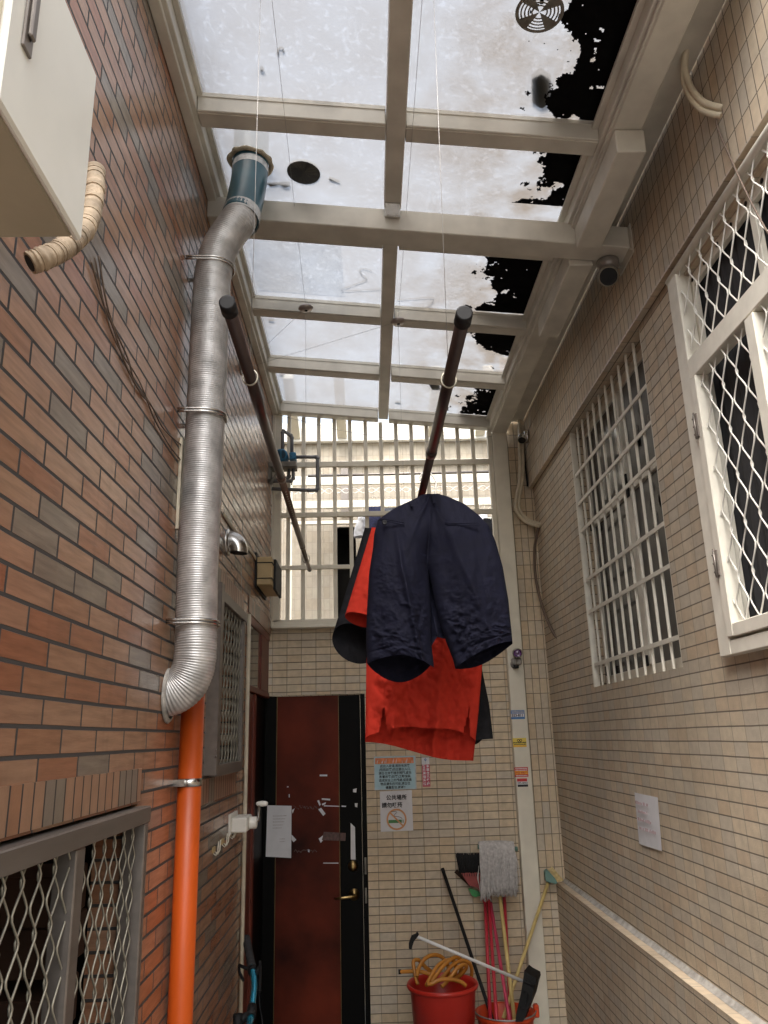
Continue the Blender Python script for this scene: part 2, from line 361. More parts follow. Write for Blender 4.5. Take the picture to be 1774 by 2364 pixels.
def sheet_mat():
    m, nt, bs, N, L = newmat('dirty_clear_sheet'); N.remove(bs)
    out = N['Material Output']
    tc = N.new('ShaderNodeTexCoord'); mp = N.new('ShaderNodeMapping'); L.new(tc.outputs['Object'], mp.inputs[0])
    def nz(sc, det, dis=0, st=None):
        n = N.new('ShaderNodeTexNoise'); n.inputs['Scale'].default_value = sc; n.inputs['Detail'].default_value = det; n.inputs['Distortion'].default_value = dis
        if st:
            q = N.new('ShaderNodeMapping'); q.inputs['Scale'].default_value = st; L.new(tc.outputs['Object'], q.inputs[0]); L.new(q.outputs[0], n.inputs['Vector'])
        else: L.new(mp.outputs[0], n.inputs['Vector'])
        return n.outputs['Fac']
    def rng(v, a, b, c, d):
        r = N.new('ShaderNodeMapRange'); r.inputs[1].default_value = a; r.inputs[2].default_value = b; r.inputs[3].default_value = c; r.inputs[4].default_value = d; L.new(v, r.inputs[0]); return r.outputs[0]
    def op(o, a, b):
        q = N.new('ShaderNodeMath'); q.operation = o
        for i, v in enumerate((a, b)):
            if isinstance(v, (int, float)): q.inputs[i].default_value = v
            else: L.new(v, q.inputs[i])
        return q.outputs[0]
    sx = N.new('ShaderNodeSeparateXYZ'); L.new(tc.outputs['Object'], sx.inputs[0])
    toward = rng(sx.outputs['X'], .1, .95, 0, 1)                       # rubbish has washed down to the low, gutter side
    film = rng(nz(3.2, 12, .15), .36, .66, 0, 1)
    cloud = rng(nz(16, 10, .3), .38, .64, 0, 1)
    fleck = rng(nz(46, 5, .5), .585, .625, 0, 1)
    scr = rng(nz(40, 6, 1.6, (1, .3, 1)), .60, .64, 0, 1)
    grit = rng(nz(70, 6, .5), .50, .56, 0, 1)
    brown = op('MULTIPLY', toward, rng(nz(6, 12, .3), .36, .60, 0, 1))
    gritb = op('MULTIPLY', brown, grit)
    dens = op('ADD', op('MULTIPLY', film, .02), op('MULTIPLY', cloud, .03))
    dens = op('ADD', dens, op('MULTIPLY', gritb, .21))
    dens = op('ADD', dens, op('MULTIPLY', brown, .09))
    t = op('SUBTRACT', .215, dens)
    t = op('ADD', t, op('MULTIPLY', fleck, .15)); t = op('ADD', t, op('MULTIPLY', scr, .09))
    t = op('MAXIMUM', op('MINIMUM', t, .6), .04)
    cm = N.new('ShaderNodeMix'); cm.data_type = 'RGBA'; cm.inputs['A'].default_value = (.93, .94, .96, 1); cm.inputs['B'].default_value = (.62, .50, .38, 1); L.new(op('MINIMUM', op('ADD', op('MULTIPLY', brown, .75), op('MULTIPLY', film, .25)), 1), cm.inputs['Factor'])
    tr = N.new('ShaderNodeBsdfTransparent'); tl = N.new('ShaderNodeBsdfTranslucent'); v2 = N.new('ShaderNodeVectorMath'); v2.operation = 'SCALE'; v2.inputs['Scale'].default_value = .40; L.new(cm.outputs['Result'], v2.inputs[0]); L.new(v2.outputs[0], tl.inputs['Color'])
    vm = N.new('ShaderNodeVectorMath'); vm.operation = 'SCALE'; L.new(cm.outputs['Result'], vm.inputs[0]); L.new(t, vm.inputs['Scale'])
    L.new(vm.outputs[0], tr.inputs['Color'])
    ms = N.new('ShaderNodeMixShader'); ms.inputs[0].default_value = .38; L.new(tr.outputs[0], ms.inputs[1]); L.new(tl.outputs[0], ms.inputs[2])
    gl = N.new('ShaderNodeBsdfGlossy'); gl.inputs['Roughness'].default_value = .15
    m2 = N.new('ShaderNodeMixShader'); m2.inputs[0].default_value = .04; L.new(ms.outputs[0], m2.inputs[1]); L.new(gl.outputs[0], m2.inputs[2])
    L.new(m2.outputs[0], out.inputs['Surface'])
    return m
M['sheet'] = sheet_mat()

# ------------------------------------------------------------------ setting: ground and walls
XL, XR, YB = -.68, 1.24, 5.5
g = B(); g.face([(-60, -60, 0), (60, -60, 0), (60, 60, 0), (-60, 60, 0)]); tag(obj('ground', g, M['concrete']), kind='structure')

# left wall (brown glazed brick); openings: low window, tall window, side door
LWIN = (1.10, 2.44, .55, 1.765); LWIN2 = (3.40, 4.22, 1.81, 2.58); SDOOR = (4.47, 5.60, 0, 2.63)
lw = thing('brick_wall', 'glazed brown brick wall with dark joints along the left side of the alley', 'wall', (XL, 2.5, 0))
b = B(); wall_sheet(b, 0, XL, -1.0, YB+.15, 0, 4.75, [LWIN, LWIN2, SDOOR])
for h in (LWIN, LWIN2, SDOOR):                                          # reveals
    y0, y1, z0, z1 = h
    for q in ([(XL, y0, z0), (XL-.12, y0, z0), (XL-.12, y0, z1), (XL, y0, z1)], [(XL, y1, z0), (XL-.12, y1, z0), (XL-.12, y1, z1), (XL, y1, z1)],
              [(XL, y0, z1), (XL-.12, y0, z1), (XL-.12, y1, z1), (XL, y1, z1)], [(XL, y0, z0), (XL-.12, y0, z0), (XL-.12, y1, z0), (XL, y1, z0)]): b.face(q)
b.face([(XL, -1.0, 4.75), (XL-.25, -1.0, 4.75), (XL-.25, YB+.15, 4.75), (XL, YB+.15, 4.75)])
b.face([(XL-.25, -1.0, 0), (XL-.25, -1.0, 4.75), (XL, -1.0, 4.75), (XL, -1.0, 0)])
obj('brick_face', b.uv(), M['brick'], lw)
def soldier(y0, y1, z0, z1):
    b = B(); b.box(XL-.01, XL+.005, y0, y1, z0, z1); b.uv()
    l = b.bm.loops.layers.uv.active
    for f in b.bm.faces:
        for q in f.loops: q[l].uv.y -= z0-.002
    obj('soldier_course', b, M['soldier'], lw)
soldier(.9, 2.445, 1.772, 1.862); soldier(3.3, 4.26, 2.612, 2.70); soldier(4.46, 5.49, 2.64, 2.735); soldier(3.22, 4.14, 1.69, 1.785)

# right wall (fawn tile): recessed barred window, hinged mesh window, upper band, low ledge
RWIN = (3.12, 4.412, 2.168, 3.672); RMESH = (1.30, 2.66, 2.20, 3.60)
rw = thing('tiled_side_wall', 'fawn tiled wall with two barred windows along the right side', 'wall', (XR, 2.5, 0))
b = B(); wall_sheet(b, 0, XR, -1.0, YB+.15, 0, 3.672, [RWIN, RMESH])
for (y0, y1, z0, z1) in (RWIN, RMESH):
    D_ = .11 if y0 > 3 else .055
    for q in ([(XR, y0, z0), (XR+D_, y0, z0), (XR+D_, y0, z1), (XR, y0, z1)], [(XR, y1, z0), (XR+D_, y1, z0), (XR+D_, y1, z1), (XR, y1, z1)],
              [(XR, y0, z0), (XR+D_, y0, z0), (XR+D_, y1, z0), (XR, y1, z0)], [(XR, y0, z1), (XR+D_, y0, z1), (XR+D_, y1, z1), (XR, y1, z1)]): b.face(q)
obj('tile_face', b.uv(), M['tile_right'], rw)
b = B(); b.face([(1.203, -1.0, 3.672), (1.203, YB, 3.672), (1.203, YB, 4.75), (1.203, -1.0, 4.75)]); b.face([(1.203, -1.0, 4.75), (1.45, -1.0, 4.75), (1.45, YB, 4.75), (1.203, YB, 4.75)])
obj('upper_band', b.uv(), M['tile_band'], rw)
b = B(); b.box(1.2035, 1.30, -1.0, YB, 3.668, 3.6725); obj('band_underside', b.uv(), M['tile_right'], rw)
b = B(); b.face([(1.18, -1.0, 0), (1.18, YB, 0), (1.18, YB, 1.004), (1.18, -1.0, 1.004)]); obj('plinth_face', b.uv(), M['tile_right'], rw)
b = B(); b.box(1.179, 1.232, -1.0, YB, 1.002, 1.010); obj('plinth_cap', b.uv(), M['tile_cap'], rw)
b = B()
rows = []
for i in range(160):
    y = -1.0+8.1*i/159; j = .004*noise.noise(Vector((y*9, 0, 0)))
    rows.append([(1.219+j, y, 1.0112), (1.229+j*.5, y, 1.017+j*.5), (1.2395, y, 1.030+j)])
b.grid(rows); obj('cement_fillet', b, M['cement'], rw)

# back wall with doorway; the grille stands on it
bw = thing('tiled_back_wall', 'beige tiled wall closing the far end of the alley above and beside the door', 'wall', (.3, YB, 0))
DX0, DX1, DZ1 = -.745, -.03, 2.225
b = B(); wall_sheet(b, 1, YB, XL-.1, 1.06, 0, 2.69, [(XL-.1, DX1, 0, DZ1)])
b.face([(DX1, YB, 0), (DX1, YB+.15, 0), (DX1, YB+.15, DZ1), (DX1, YB, DZ1)]); b.face([(XL-.1, YB, DZ1), (DX1, YB, DZ1), (DX1, YB+.15, DZ1), (XL-.1, YB+.15, DZ1)])
b.face([(XL-.1, YB, 2.69), (1.06, YB, 2.69), (1.06, YB+.15, 2.69), (XL-.1, YB+.15, 2.69)])
b.face([(XL-.1, YB+.15, DZ1), (1.06, YB+.15, DZ1), (1.06, YB+.15, 2.69), (XL-.1, YB+.15, 2.69)])
obj('tile_face', b.uv(), M['tile_back'], bw)
b = B(); wall_sheet(b, 1, YB, 1.06, 1.30, 1.0, 4.75); obj('upright_tile_strip', b.uv(), M['tile_vert'], bw)
b = B(); wall_sheet(b, 1, YB, 1.06, 1.30, 0, 1.0); obj('lower_tile_strip', b.uv(), M['tile_back'], bw)

# far courtyard behind the grille
YF = 6.7
cw = thing('courtyard_wall', 'sunlit cream tiled wall of the courtyard seen through the white grille', 'wall', (0, YF, 0))
b = B(); wall_sheet(b, 1, YF, -1.6, 2.0, 0, 4.62, [(-.26, -.10, 1.6, 3.72)]); obj('tile_face', b.uv(), M['tile_far'], cw)
b = B(); b.box(-.26, -.10, YF+.25, YF+.27, 1.6, 3.72); b.box(-.27, -.26, YF, YF+.27, 1.6, 3.72); b.box(-.10, -.09, YF, YF+.27, 1.6, 3.72); b.box(-.26, -.10, YF, YF+.27, 3.72, 3.73)
obj('dark_opening', b, M['dark'], cw)
b = B(); b.box(-.215, -.15, YF-.03, YF, 3.84, 4.27); obj('shutter_strip', b, M['alu'], cw)
b = B(); b.box(-1.55, 1.95, YF-.06, YF-.003, 4.52, 4.70, .004); b.box(-.24, 1.95, YF-.04, YF-.003, 4.30, 4.335, .003); obj('eaves_beam', b, M['white'], cw)
for x in (-.62, -.2, .62, 1.05):
    b = B(); b.beam((x, YF-.75, 4.86), (x, YF-.05, 4.60), .085, .12); obj('eaves_bracket', b, M['cream'], cw)
b = B(); b.box(-1.6, -1.58, YB+.15, YF, 0, 4.4); b.box(1.98, 2.0, YB+.15, YF, 0, 4.4); obj('return_wall', b.uv(), M['tile_far'], cw)
gt = thing('courtyard_gate', 'cream rail fence with wavy wire panels across the courtyard behind the grille', 'fence', (.3, 6.35, 0))
for z0, z1 in ((4.005, 4.085), (3.80, 3.865), (3.66, 3.69)):
    b = B(); b.box(-.63, 1.20, 6.335, 6.365, z0, z1, .003); obj('rail', b, M['cream'], gt)
for zc, ph in ((3.955, 0), (3.745, .5)):
    b = B()
    for s in (1, -1):
        pts = [(-.6+1.75*i/120, 6.35, zc+s*.022*math.cos(2*PI*(i/120*12+ph))) for i in range(121)]
        b.tube(pts, .0028, 5)
    obj('wavy_wire', b, M['white'], gt)
b = B(); b.box(-.645, -.615, 6.335, 6.365, 0, 4.09); b.box(1.2, 1.23, 6.335, 6.365, 0, 4.09); obj('post', b, M['cream'], gt)

# ------------------------------------------------------------------ canopy roof
K = -.1; X0 = -.64
def roofz(x): return 4.28+K*(x-X0)
roof = thing('canopy_roof', 'cream metal frame canopy with dirty clear sheets over the alley', 'canopy roof', (.2, 3.2, 4.1))
bars = [(1.77, 1.86), (2.49, 2.58), (3.205, 3.295), (3.94, 4.03), (4.66, 4.755), (5.385, 5.47)]
for y0, y1 in bars:
    for xa, xb in ((-.62, .108), (.187, .93)):
        b = B(); b.box(xa, xb, y0, y1, 4.28, 4.365, .003); b.box(xa, xb, y0+.012, y0+.017, 4.2765, 4.281); b.box(xa, xb, y0-.004, y0+.002, 4.345, 4.363)
        b.shear(K, X0); obj('rafter', b, M['cream_dirty'], roof)
b = B(); b.box(.11, .185, 1.75, 2.985, 4.276, 4.362, .003); b.shear(K, X0); obj('centre_beam', b, M['cream_dirty'], roof)
b = B(); b.box(.11, .18, 3.125, 5.39, 4.276, 4.362, .003); b.shear(K, X0); obj('centre_beam', b, M['cream_dirty'], roof)
b = B(); b.box(-.68, 1.2, 3.0, 3.12, 4.182, 4.29, .004); b.box(-.68, .93, 3.121, 3.2, 4.262, 4.285); b.shear(K, -.68); mb = obj('main_beam', b, M['cream_dirty'], roof)
b = B(); b.box(1.197, 1.203, 2.97, 3.16, 3.95, 4.10, .002); b.ball((1.196, 2.985, 3.975), .006); b.ball((1.196, 3.145, 3.99), .006); obj('wall_plate', b, M['cream_dirty'], roof)
b = B(); b.box(.112, .18, 2.982, 2.999, 4.235, 4.285, .001); b.box(.112, .18, 2.94, 2.985, 4.270, 4.2755); b.shear(K, X0)
for x in (.125, .167):
    for z in (4.165, 4.20): b.ball((x, 2.981, z), .004)
obj('angle_bracket', b, M['steel'], roof)
b = B(); b.box(-.678, -.622, 1.72, 5.47, 4.283, 4.38, .003); b.box(-.622, -.60, 1.72, 5.47, 4.345, 4.38, .002); b.box(-.678, -.64, 1.72, 5.47, 4.262, 4.283, .002); obj('wall_trim', b, M['cream_dirty'], roof)
b = B(); b.box(.93, .95, 1.72, 5.47, 4.118, 4.235, .002); b.box(.905, .93, 1.72, 5.47, 4.172, 4.185); obj('edge_trim', b, M['cream_dirty'], roof)
b = B(); b.box(.952, 1.063, 1.72, 5.44, 4.092, 4.21, .004); b.box(.944, .954, 1.72, 5.44, 4.10, 4.112); obj('gutter_beam', b, M['cream_dirty'], roof)
b = B(); b.box(.957, 1.068, 2.40, 2.995, 3.99, 4.089, .004); b.box(.957, 1.068, 3.125, 3.80, 3.99, 4.089, .004); obj('gutter_sleeve', b, M['cream_dirty'], roof)
b = B(); b.box(1.064, 1.2, 1.72, 5.49, 4.20, 4.212); obj('gutter_flashing', b, M['cream_dirty'], roof)
ys = [1.74, 2.52, 3.24, 3.98, 4.70, 5.47]
for i in range(5):
    for xa, xb in ((-.64, .1465), (.1485, .925)):
        b = B(); z = 4.369
        rows = [[(xa+(xb-xa)*q/6, ys[i]+.001+(ys[i+1]-ys[i]-.002)*p/6, z+.002*noise.noise(Vector((q, p, i)))) for q in range(7)] for p in range(7)]
        b.grid(rows); b.shear(K, X0); obj('clear_sheet', b, M['sheet'], roof)
# newer clear patch sheet
b = B(); b.face([(-.575, 3.32, 4.373), (-.10, 3.32, 4.373), (-.09, 3.9, 4.373), (-.575, 3.9, 4.373)]); b.shear(K, X0)
pm, nt, bs, N, L = newmat('patch_sheet'); N.remove(bs)
t1 = N.new('ShaderNodeBsdfTransparent'); t1.inputs[0].default_value = (.80, .83, .87, 1); t2 = N.new('ShaderNodeBsdfTranslucent'); t2.inputs[0].default_value = (.62, .65, .68, 1)
mxs = N.new('ShaderNodeMixShader'); tcn = N.new('ShaderNodeTexCoord'); nzn = N.new('ShaderNodeTexNoise'); nzn.inputs['Scale'].default_value = 6; L.new(tcn.outputs['Object'], nzn.inputs['Vector']); L.new(nzn.outputs['Fac'], mxs.inputs[0])
L.new(t1.outputs[0], mxs.inputs[1]); L.new(t2.outputs[0], mxs.inputs[2]); L.new(mxs.outputs[0], N['Material Output'].inputs[0])
tag(obj('patch_sheet', b, pm), 'smooth pale rectangular sheet laid over the roof beyond the teal duct pipe', 'plastic sheet')

def rz(x): return roofz(x)+.093
# torn black tarp on the gutter side of the roof
def tarp(y0, y1, edge, seed, label, holes=.0):
    b = B(); c = .0042; vs = {}
    nx, ny = int(.42/c), int((y1-y0)/c)
    def V(i, j):
        if (i, j) not in vs:
            x = .518+i*c; y = y0+j*c
            vs[(i, j)] = b.bm.verts.new((x, y, rz(x)-.0075-.0025*abs(noise.noise(Vector((x*20, y*20, seed))))))
        return vs[(i, j)]
    for i in range(nx):
        for j in range(ny):
            x = .518+(i+.5)*c; y = y0+(j+.5)*c
            t = (y-y0)/(y1-y0)
            e = None
            for k in range(len(edge)-1):
                if edge[k][0] <= t <= edge[k+1][0]:
                    q = (t-edge[k][0])/(edge[k+1][0]-edge[k][0]+1e-9); e = edge[k][1]*(1-q)+edge[k+1][1]*q
            n1 = noise.fractal(Vector((x*9, y*9, seed*3.1)), 1.0, 2.0, 5)
            n2 = noise.fractal(Vector((x*16, y*16, seed*7.7)), .9, 2.0, 5)
            n3 = noise.noise(Vector((x*55, y*55, seed*1.7))); n4 = noise.noise(Vector((x*110, y*110, seed))); d = x-e+.055*n1+.016*n3+.010*n4
            n2 += .25*n3+.15*n4
            if d > 0 and not (n2 > .44+min(d, .15)*2.4+holes) or (-.12 < d <= 0 and n2 > .62):
                b.bm.faces.new((V(i, j), V(i+1, j), V(i+1, j+1), V(i, j+1)))
    tag(obj('torn_tarp', b, M['tarp']), label, 'tarp', 'torn black tarps on the canopy')
tarp(1.87, 2.49, [(0, .70), (.3, .71), (.55, .78), (.75, .75), (.85, .70), (1, .81)], 1, 'large torn black tarp on the roof sheet nearest the camera, beside the round vent')
tarp(2.59, 3.0, [(0, .77), (.6, .80), (.86, .82), (1, .70)], 2, 'narrow torn black tarp on the roof between the second rafter and the main beam')
tarp(3.30, 3.93, [(0, .60), (.28, .64), (.6, .70), (.83, .71), (1, .66)], 3, 'ragged black tarp on the roof just beyond the main beam, nearest the dome camera')
tarp(4.04, 4.65, [(0, .60), (.36, .65), (.55, .76), (.68, .93), (1, .97)], 4, 'small black tarp scrap on the roof above the cap of the right drying pole')
tarp(4.76, 5.38, [(0, .80), (.4, .77), (1, .69)], 5, 'farthest torn black tarp on the roof, in the corner above the white post')

# fittings and litter on the roof
b = B(); c = Vector((.612, 2.035, rz(.612)-.012))
def ann(b, c, r0, r1, a0, a1, n=16, h=.004):
    top = [[(c.x+r*math.cos(a0+(a1-a0)*k/n), c.y+r*math.sin(a0+(a1-a0)*k/n), c.z+dz+K*r*math.cos(a0+(a1-a0)*k/n)) for k in range(n+1)] for r, dz in ((r0, 0), (r1, 0))]
    b.grid(top)
ann(b, c, .068, .080, 0, 2*PI, 40)
for k in range(4):
    a = PI/4+k*PI/2+PI/2*0
    ann(b, c, .0, .07, a-.33-PI/4*0, a+.33, 10)
for r in (.022, .034, .046, .058): ann(b, c, r, r+.0055, 0, 2*PI, 40)
tag(obj('round_vent', b, M['board']), 'round slotted vent cap on the nearest roof sheet', 'vent')
b = B(); b.lathe([(0, .012), (.071, .012), (.073, .006), (.073, 0), (0, 0)], (-.243, 2.908, rz(-.243)-.004), (0.1, 0, 1), 40)
tag(obj('blank_disc', b, M['board']), 'plain grey disc plugging a hole in the roof beside the teal pipe', 'disc')
b = B(); rows = []
for i in range(17):
    t = i/16; y = 2.29+.165*t; hw = .036*(1-.25*math.sin(PI*t)*0)*min(1, 6*t+.3, 6*(1-t)+.3)+.003*noise.noise(Vector((t*6, 1, 0)))
    cx_ = .672+.036*t
    rows.append([(cx_+hw*math.cos(a), y, rz(cx_)+.012+.010*math.sin(a)) for a in [2*PI*k/14 for k in range(14)]])
b.grid(rows, wrap=True); b.bm.faces.new([v for v in b.bm.verts][:14]); b.bm.faces.new([v for v in b.bm.verts][-14:])
tag(obj('black_glove', b, M['rag']), 'dark lump of cloth lying on the roof by the large tarp', 'rag')
b = B(); pz = lambda x: rz(x)+.004
pts = [(-.315, 2.27), (-.32, 2.24), (-.316, 2.21), (-.305, 2.20), (-.297, 2.21), (-.295, 2.24)]
pts = [at(x*1.0687, y*1.0687, 2, 4.37) for x, y in ((601, 104), (602, 94), (605, 89), (610, 88), (613, 92), (613, 98))]
b.tube([(p.x, p.y, pz(p.x)) for p in pts], .0035, 6); tag(obj('bent_hook', b, M['cable']), 'small bent hook lying on the nearest left roof sheet', 'hook')
p = at(605, 155, 2, 4.36); b = B(); b.ball((p.x, p.y, pz(p.x)+.004), .010, (.8, 1.3, .5)); tag(obj('dead_leaf', b, M['rag']), 'tiny dark leaf on the nearest left roof sheet below the hook', 'leaf')
p = at(772, 412, 2, 4.33); b = B(); b.beam((p.x-.022, p.y-.004, pz(p.x)+.003), (p.x+.022, p.y+.012, pz(p.x)), .010, .008); b.beam((p.x-.022, p.y-.012, pz(p.x)+.003), (p.x+.02, p.y+.012, pz(p.x)), .008, .008)
tag(obj('clothes_peg', b, M['board']), 'loose clothes peg lying on the roof right of the grey disc', 'peg')
for px_, py_, s_, lab in ((627, 763, 1, 'dark leaf near the left wheel bracket on the roof'), (919, 925, 1.2, 'long dark leaf on the farthest right roof sheet'), (652, 887, 1.0, 'dark leaf on the farthest left roof sheet')):
    p = at(px_, py_, 2, 4.30); b = B(); b.ball((p.x, p.y, pz(p.x)+.004), .014*s_, (1.4, 1.0, .3)); tag(obj('dead_leaf', b, M['rag']), lab, 'leaf')
p = at(1003, 898, 2, 4.23); b = B(); b.prism([(p.x-.05, p.y-.05, pz(p.x)), (p.x+.03, p.y-.03, pz(p.x)), (p.x+.05, p.y+.06, pz(p.x)), (p.x-.01, p.y+.07, pz(p.x))], (0, 0, .002)); tag(obj('tarp_scrap', b, M['tarp']), 'small loose tarp scrap on the farthest right roof sheet behind the pole', 'tarp scrap')
p = at(640, 424, 2, 4.35); b = B(); b.prism([(p.x-.05, p.y-.004, pz(p.x)), (p.x+.06, p.y-.012, pz(p.x)), (p.x+.055, p.y+.02, pz(p.x)), (p.x+.035, p.y+.028, pz(p.x)), (p.x+.01, p.y+.006, pz(p.x)), (p.x-.03, p.y+.02, pz(p.x))], (0, 0, .002)); tag(obj('tape_scrap', b, M['wrap']), 'torn tan tape scrap on the roof between teal pipe and grey disc', 'tape')
def roof_hanger(pts, lab):
    b = B(); q = [at(x, y, 2, 4.30) for x, y in pts]; b.tube([(p.x, p.y, rz(p.x)+.004) for p in q], .0022, 5)
    tag(obj('wire_hanger', b, M['cable']), lab, 'hanger')
zoom = lambda x, y: (400+x/2.765, y/2.765)
roof_hanger([zoom(*p) for p in ((1270, 1735), (1215, 1722), (1190, 1740), (1205, 1765), (1235, 1785), (1230, 1800), (1075, 1870), (1080, 1882), (1330, 1845))], 'wire hanger lying on the roof left of the centre beam')
roof_hanger([zoom(*p) for p in ((1430, 1905), (1560, 1885), (1660, 1870), (1655, 1900), (1560, 1985))], 'wire hanger lying on the roof right of the centre beam')
zoom3 = lambda x, y: (900+x/1.9, y/1.9)
roof_hanger([zoom3(*p) for p in ((530, 520), (530, 457), (600, 455), (640, 475), (670, 515), (720, 525), (760, 540), (803, 542))], 'thin wire loop on the roof beside the dark cloth lump')

# ------------------------------------------------------------------ white post and grille at the far end
pt = thing('white_post', 'tall ivory square post at the far end, stickers down its front', 'post', (1.007, 5.46, 0))
b = B(); b.box(.953, 1.061, 5.43, 5.495, 0, 4.10, .004); obj('shaft', b, M['cream'], pt)
fn = thing('white_grille_fence', 'white barred grille filling the gap above the far tiled wall', 'grille', (.15, 5.46, 2.7))
b = B(); b.box(-.665, -.61, 5.44, 5.498, 2.72, 4.36, .003); b.box(-.675, -.655, 5.43, 5.499, 2.69, 4.40, .002); obj('side_frame', b, M['cream'], fn)
b = B(); b.box(-.66, .953, 5.44, 5.498, 2.692, 2.735, .003); b.box(-.67, .953, 5.425, 5.497, 2.675, 2.693, .003); obj('bottom_frame', b, M['cream'], fn)
b = B(); b.box(.92, .951, 5.445, 5.496, 2.735, 4.12, .003); obj('side_frame', b, M['cream'], fn)
for z0, z1, xe in ((3.855, 3.895, .92), (3.473, 3.508, .92), (3.09, 3.118, -.12)):
    b = B(); b.box(-.61, xe, 5.446, 5.470, z0, z1, .002)
    for x in (-.57, -.2, .15, .5, .85):
        if x < xe: b.ball((x, 5.445, (z0+z1)/2), .004)
    obj('rail', b, M['cream'], fn)
bx = [-.56, -.452, -.338, -.222, -.106, .010, .124, .239, .353, .468, .583, .699, .812]
for x in bx:
    b = B(); b.box(x-.014, x+.014, 5.4705, 5.493, 2.735, 4.26-.1*(x+.64)*.9+.02, .002); obj('bar', b, M['cream'], fn)

# ------------------------------------------------------------------ expanded mesh helper (x const plane)
def mesh_screen(x, y0, y1, z0, z1, py, pz, r, phase=0, depth=.006):
    b = B(); k = int((y1-y0)/py)+2; n = 10
    for i in range(-1, k+1):
        for s in (0, 1):
            pts = []; m = int((z1-z0)/pz*n)
            for j in range(m+1):
                z = z0+(z1-z0)*j/m; ph = 2*PI*(z-z0)/pz+phase
                w = max(-1, min(1, 1.22*(1-2*abs(((ph/PI) % 2)-1))*-1))
                y = y0+py*(i+.5*s) + (1 if s else -1)*w*py*.25*-1
                pts.append((x+depth*(.5 if s else -.5), y, z))
            seg = []
            for p in pts:
                if y0 <= p[1] <= y1: seg.append(p)
                else:
                    if len(seg) > 1: b.tube(seg, r, 5, caps=False)
                    seg = []
            if len(seg) > 1: b.tube(seg, r, 5, caps=False)
    return b

# low left window
lwn = thing('mesh_window', 'low aluminium framed window with diamond mesh in the brick wall at bottom left', 'window', (XL, 1.8, .55))
xf = -.645
b = B(); b.box(XL-.03, xf, 1.0, 2.46, 1.712, 1.757, .003); obj('top_rail', b, M['alu'], lwn)
b = B(); b.box(XL-.03, xf, 2.405, 2.44, .55, 1.712, .003); obj('side_frame', b, M['alu'], lwn)
b = B(); b.box(XL-.03, xf, 1.0, 2.46, .52, .56, .003); obj('bottom_rail', b, M['alu'], lwn)
b = B(); b.box(XL-.02, xf-.004, 1.875, 1.93, .56, 1.711, .003); obj('mullion', b, M['alu'], lwn)
obj('diamond_mesh', mesh_screen(-.667, 1.02, 2.40, .56, 1.708, .08, .107, .0026), M['alu_light'], lwn)
b = B(); b.box(-1.25, -1.24, .9, 2.6, .4, 1.9); b.box(-1.25, XL-.12, .9, .91, .4, 1.9); b.box(-1.25, XL-.12, 2.6, 2.61, .4, 1.9); b.box(-1.25, XL-.12, .9, 2.6, 1.9, 1.91); b.box(-1.25, XL-.12, .9, 2.6, .39, .4)
obj('dark_room', b, M['dark'], lwn)
b = B(); rows = []
for j in range(20): rows.append([(-.84+.02*math.sin(i*1.1)+.01*math.sin(j*.5+i), 1.60+.16*i/30+.01*math.sin(j*.4), 1.7-1.1*j/19) for i in range(31)])
b.grid(rows); obj('curtain', b, M['curtain_g'], lwn)
for k, (y, z) in enumerate(((2.28, 1.56), (2.30, 1.44), (2.27, 1.29), (2.29, 1.14), (2.27, .99), (2.29, .85))):
    b = B(); b.box(-.98, -.80, y-.12, y+.13, z-.06, z+.055, .004); obj('stacked_carton', b, M['cardboard'], lwn)

# tall left window
w2 = thing('mesh_window', 'tall narrow aluminium window with diamond mesh behind the duct on the brick wall', 'window', (XL, 3.8, 1.8))
b = B(); b.box(XL-.03, -.628, 3.37, 3.435, 1.80, 2.60, .002); b.box(XL-.03, -.65, 3.44, 3.475, 1.82, 2.58, .002)
for z in (1.875, 1.90): b.ball((-.63, 3.368, z), .006)
obj('side_frame', b, M['alu'], w2)
b = B(); b.box(XL-.03, -.65, 3.476, 4.235, 2.545, 2.595, .002); obj('top_rail', b, M['alu'], w2)
b = B(); b.box(XL-.03, -.65, 3.476, 4.16, 1.79, 1.838, .002); obj('bottom_rail', b, M['alu'], w2)
b = B(); b.box(XL-.03, -.652, 4.16, 4.20, 1.79, 2.544, .002); obj('side_frame', b, M['alu'], w2)
obj('diamond_mesh', mesh_screen(-.668, 3.48, 4.158, 1.84, 2.543, .08, .107, .0028), M['alu_light'], w2)
b = B(); b.box(-1.1, -1.09, 3.3, 4.3, 1.7, 2.7); b.box(-1.1, XL-.12, 3.3, 3.31, 1.7, 2.7); b.box(-1.1, XL-.12, 4.3, 4.31, 1.7, 2.7); b.box(-1.1, XL-.12, 3.3, 4.3, 2.7, 2.71); b.box(-1.1, XL-.12, 3.3, 4.3, 1.69, 1.7)
obj('dark_room', b, M['dark'], w2)
for k, z in enumerate((1.87, 1.98, 2.09, 2.2, 2.31)):
    b = B(); b.box(-1.0, -.84, 3.75+.02*(k % 2), 4.12, z, z+.095, .004); obj('stacked_carton', b, M['cardboard'], w2)

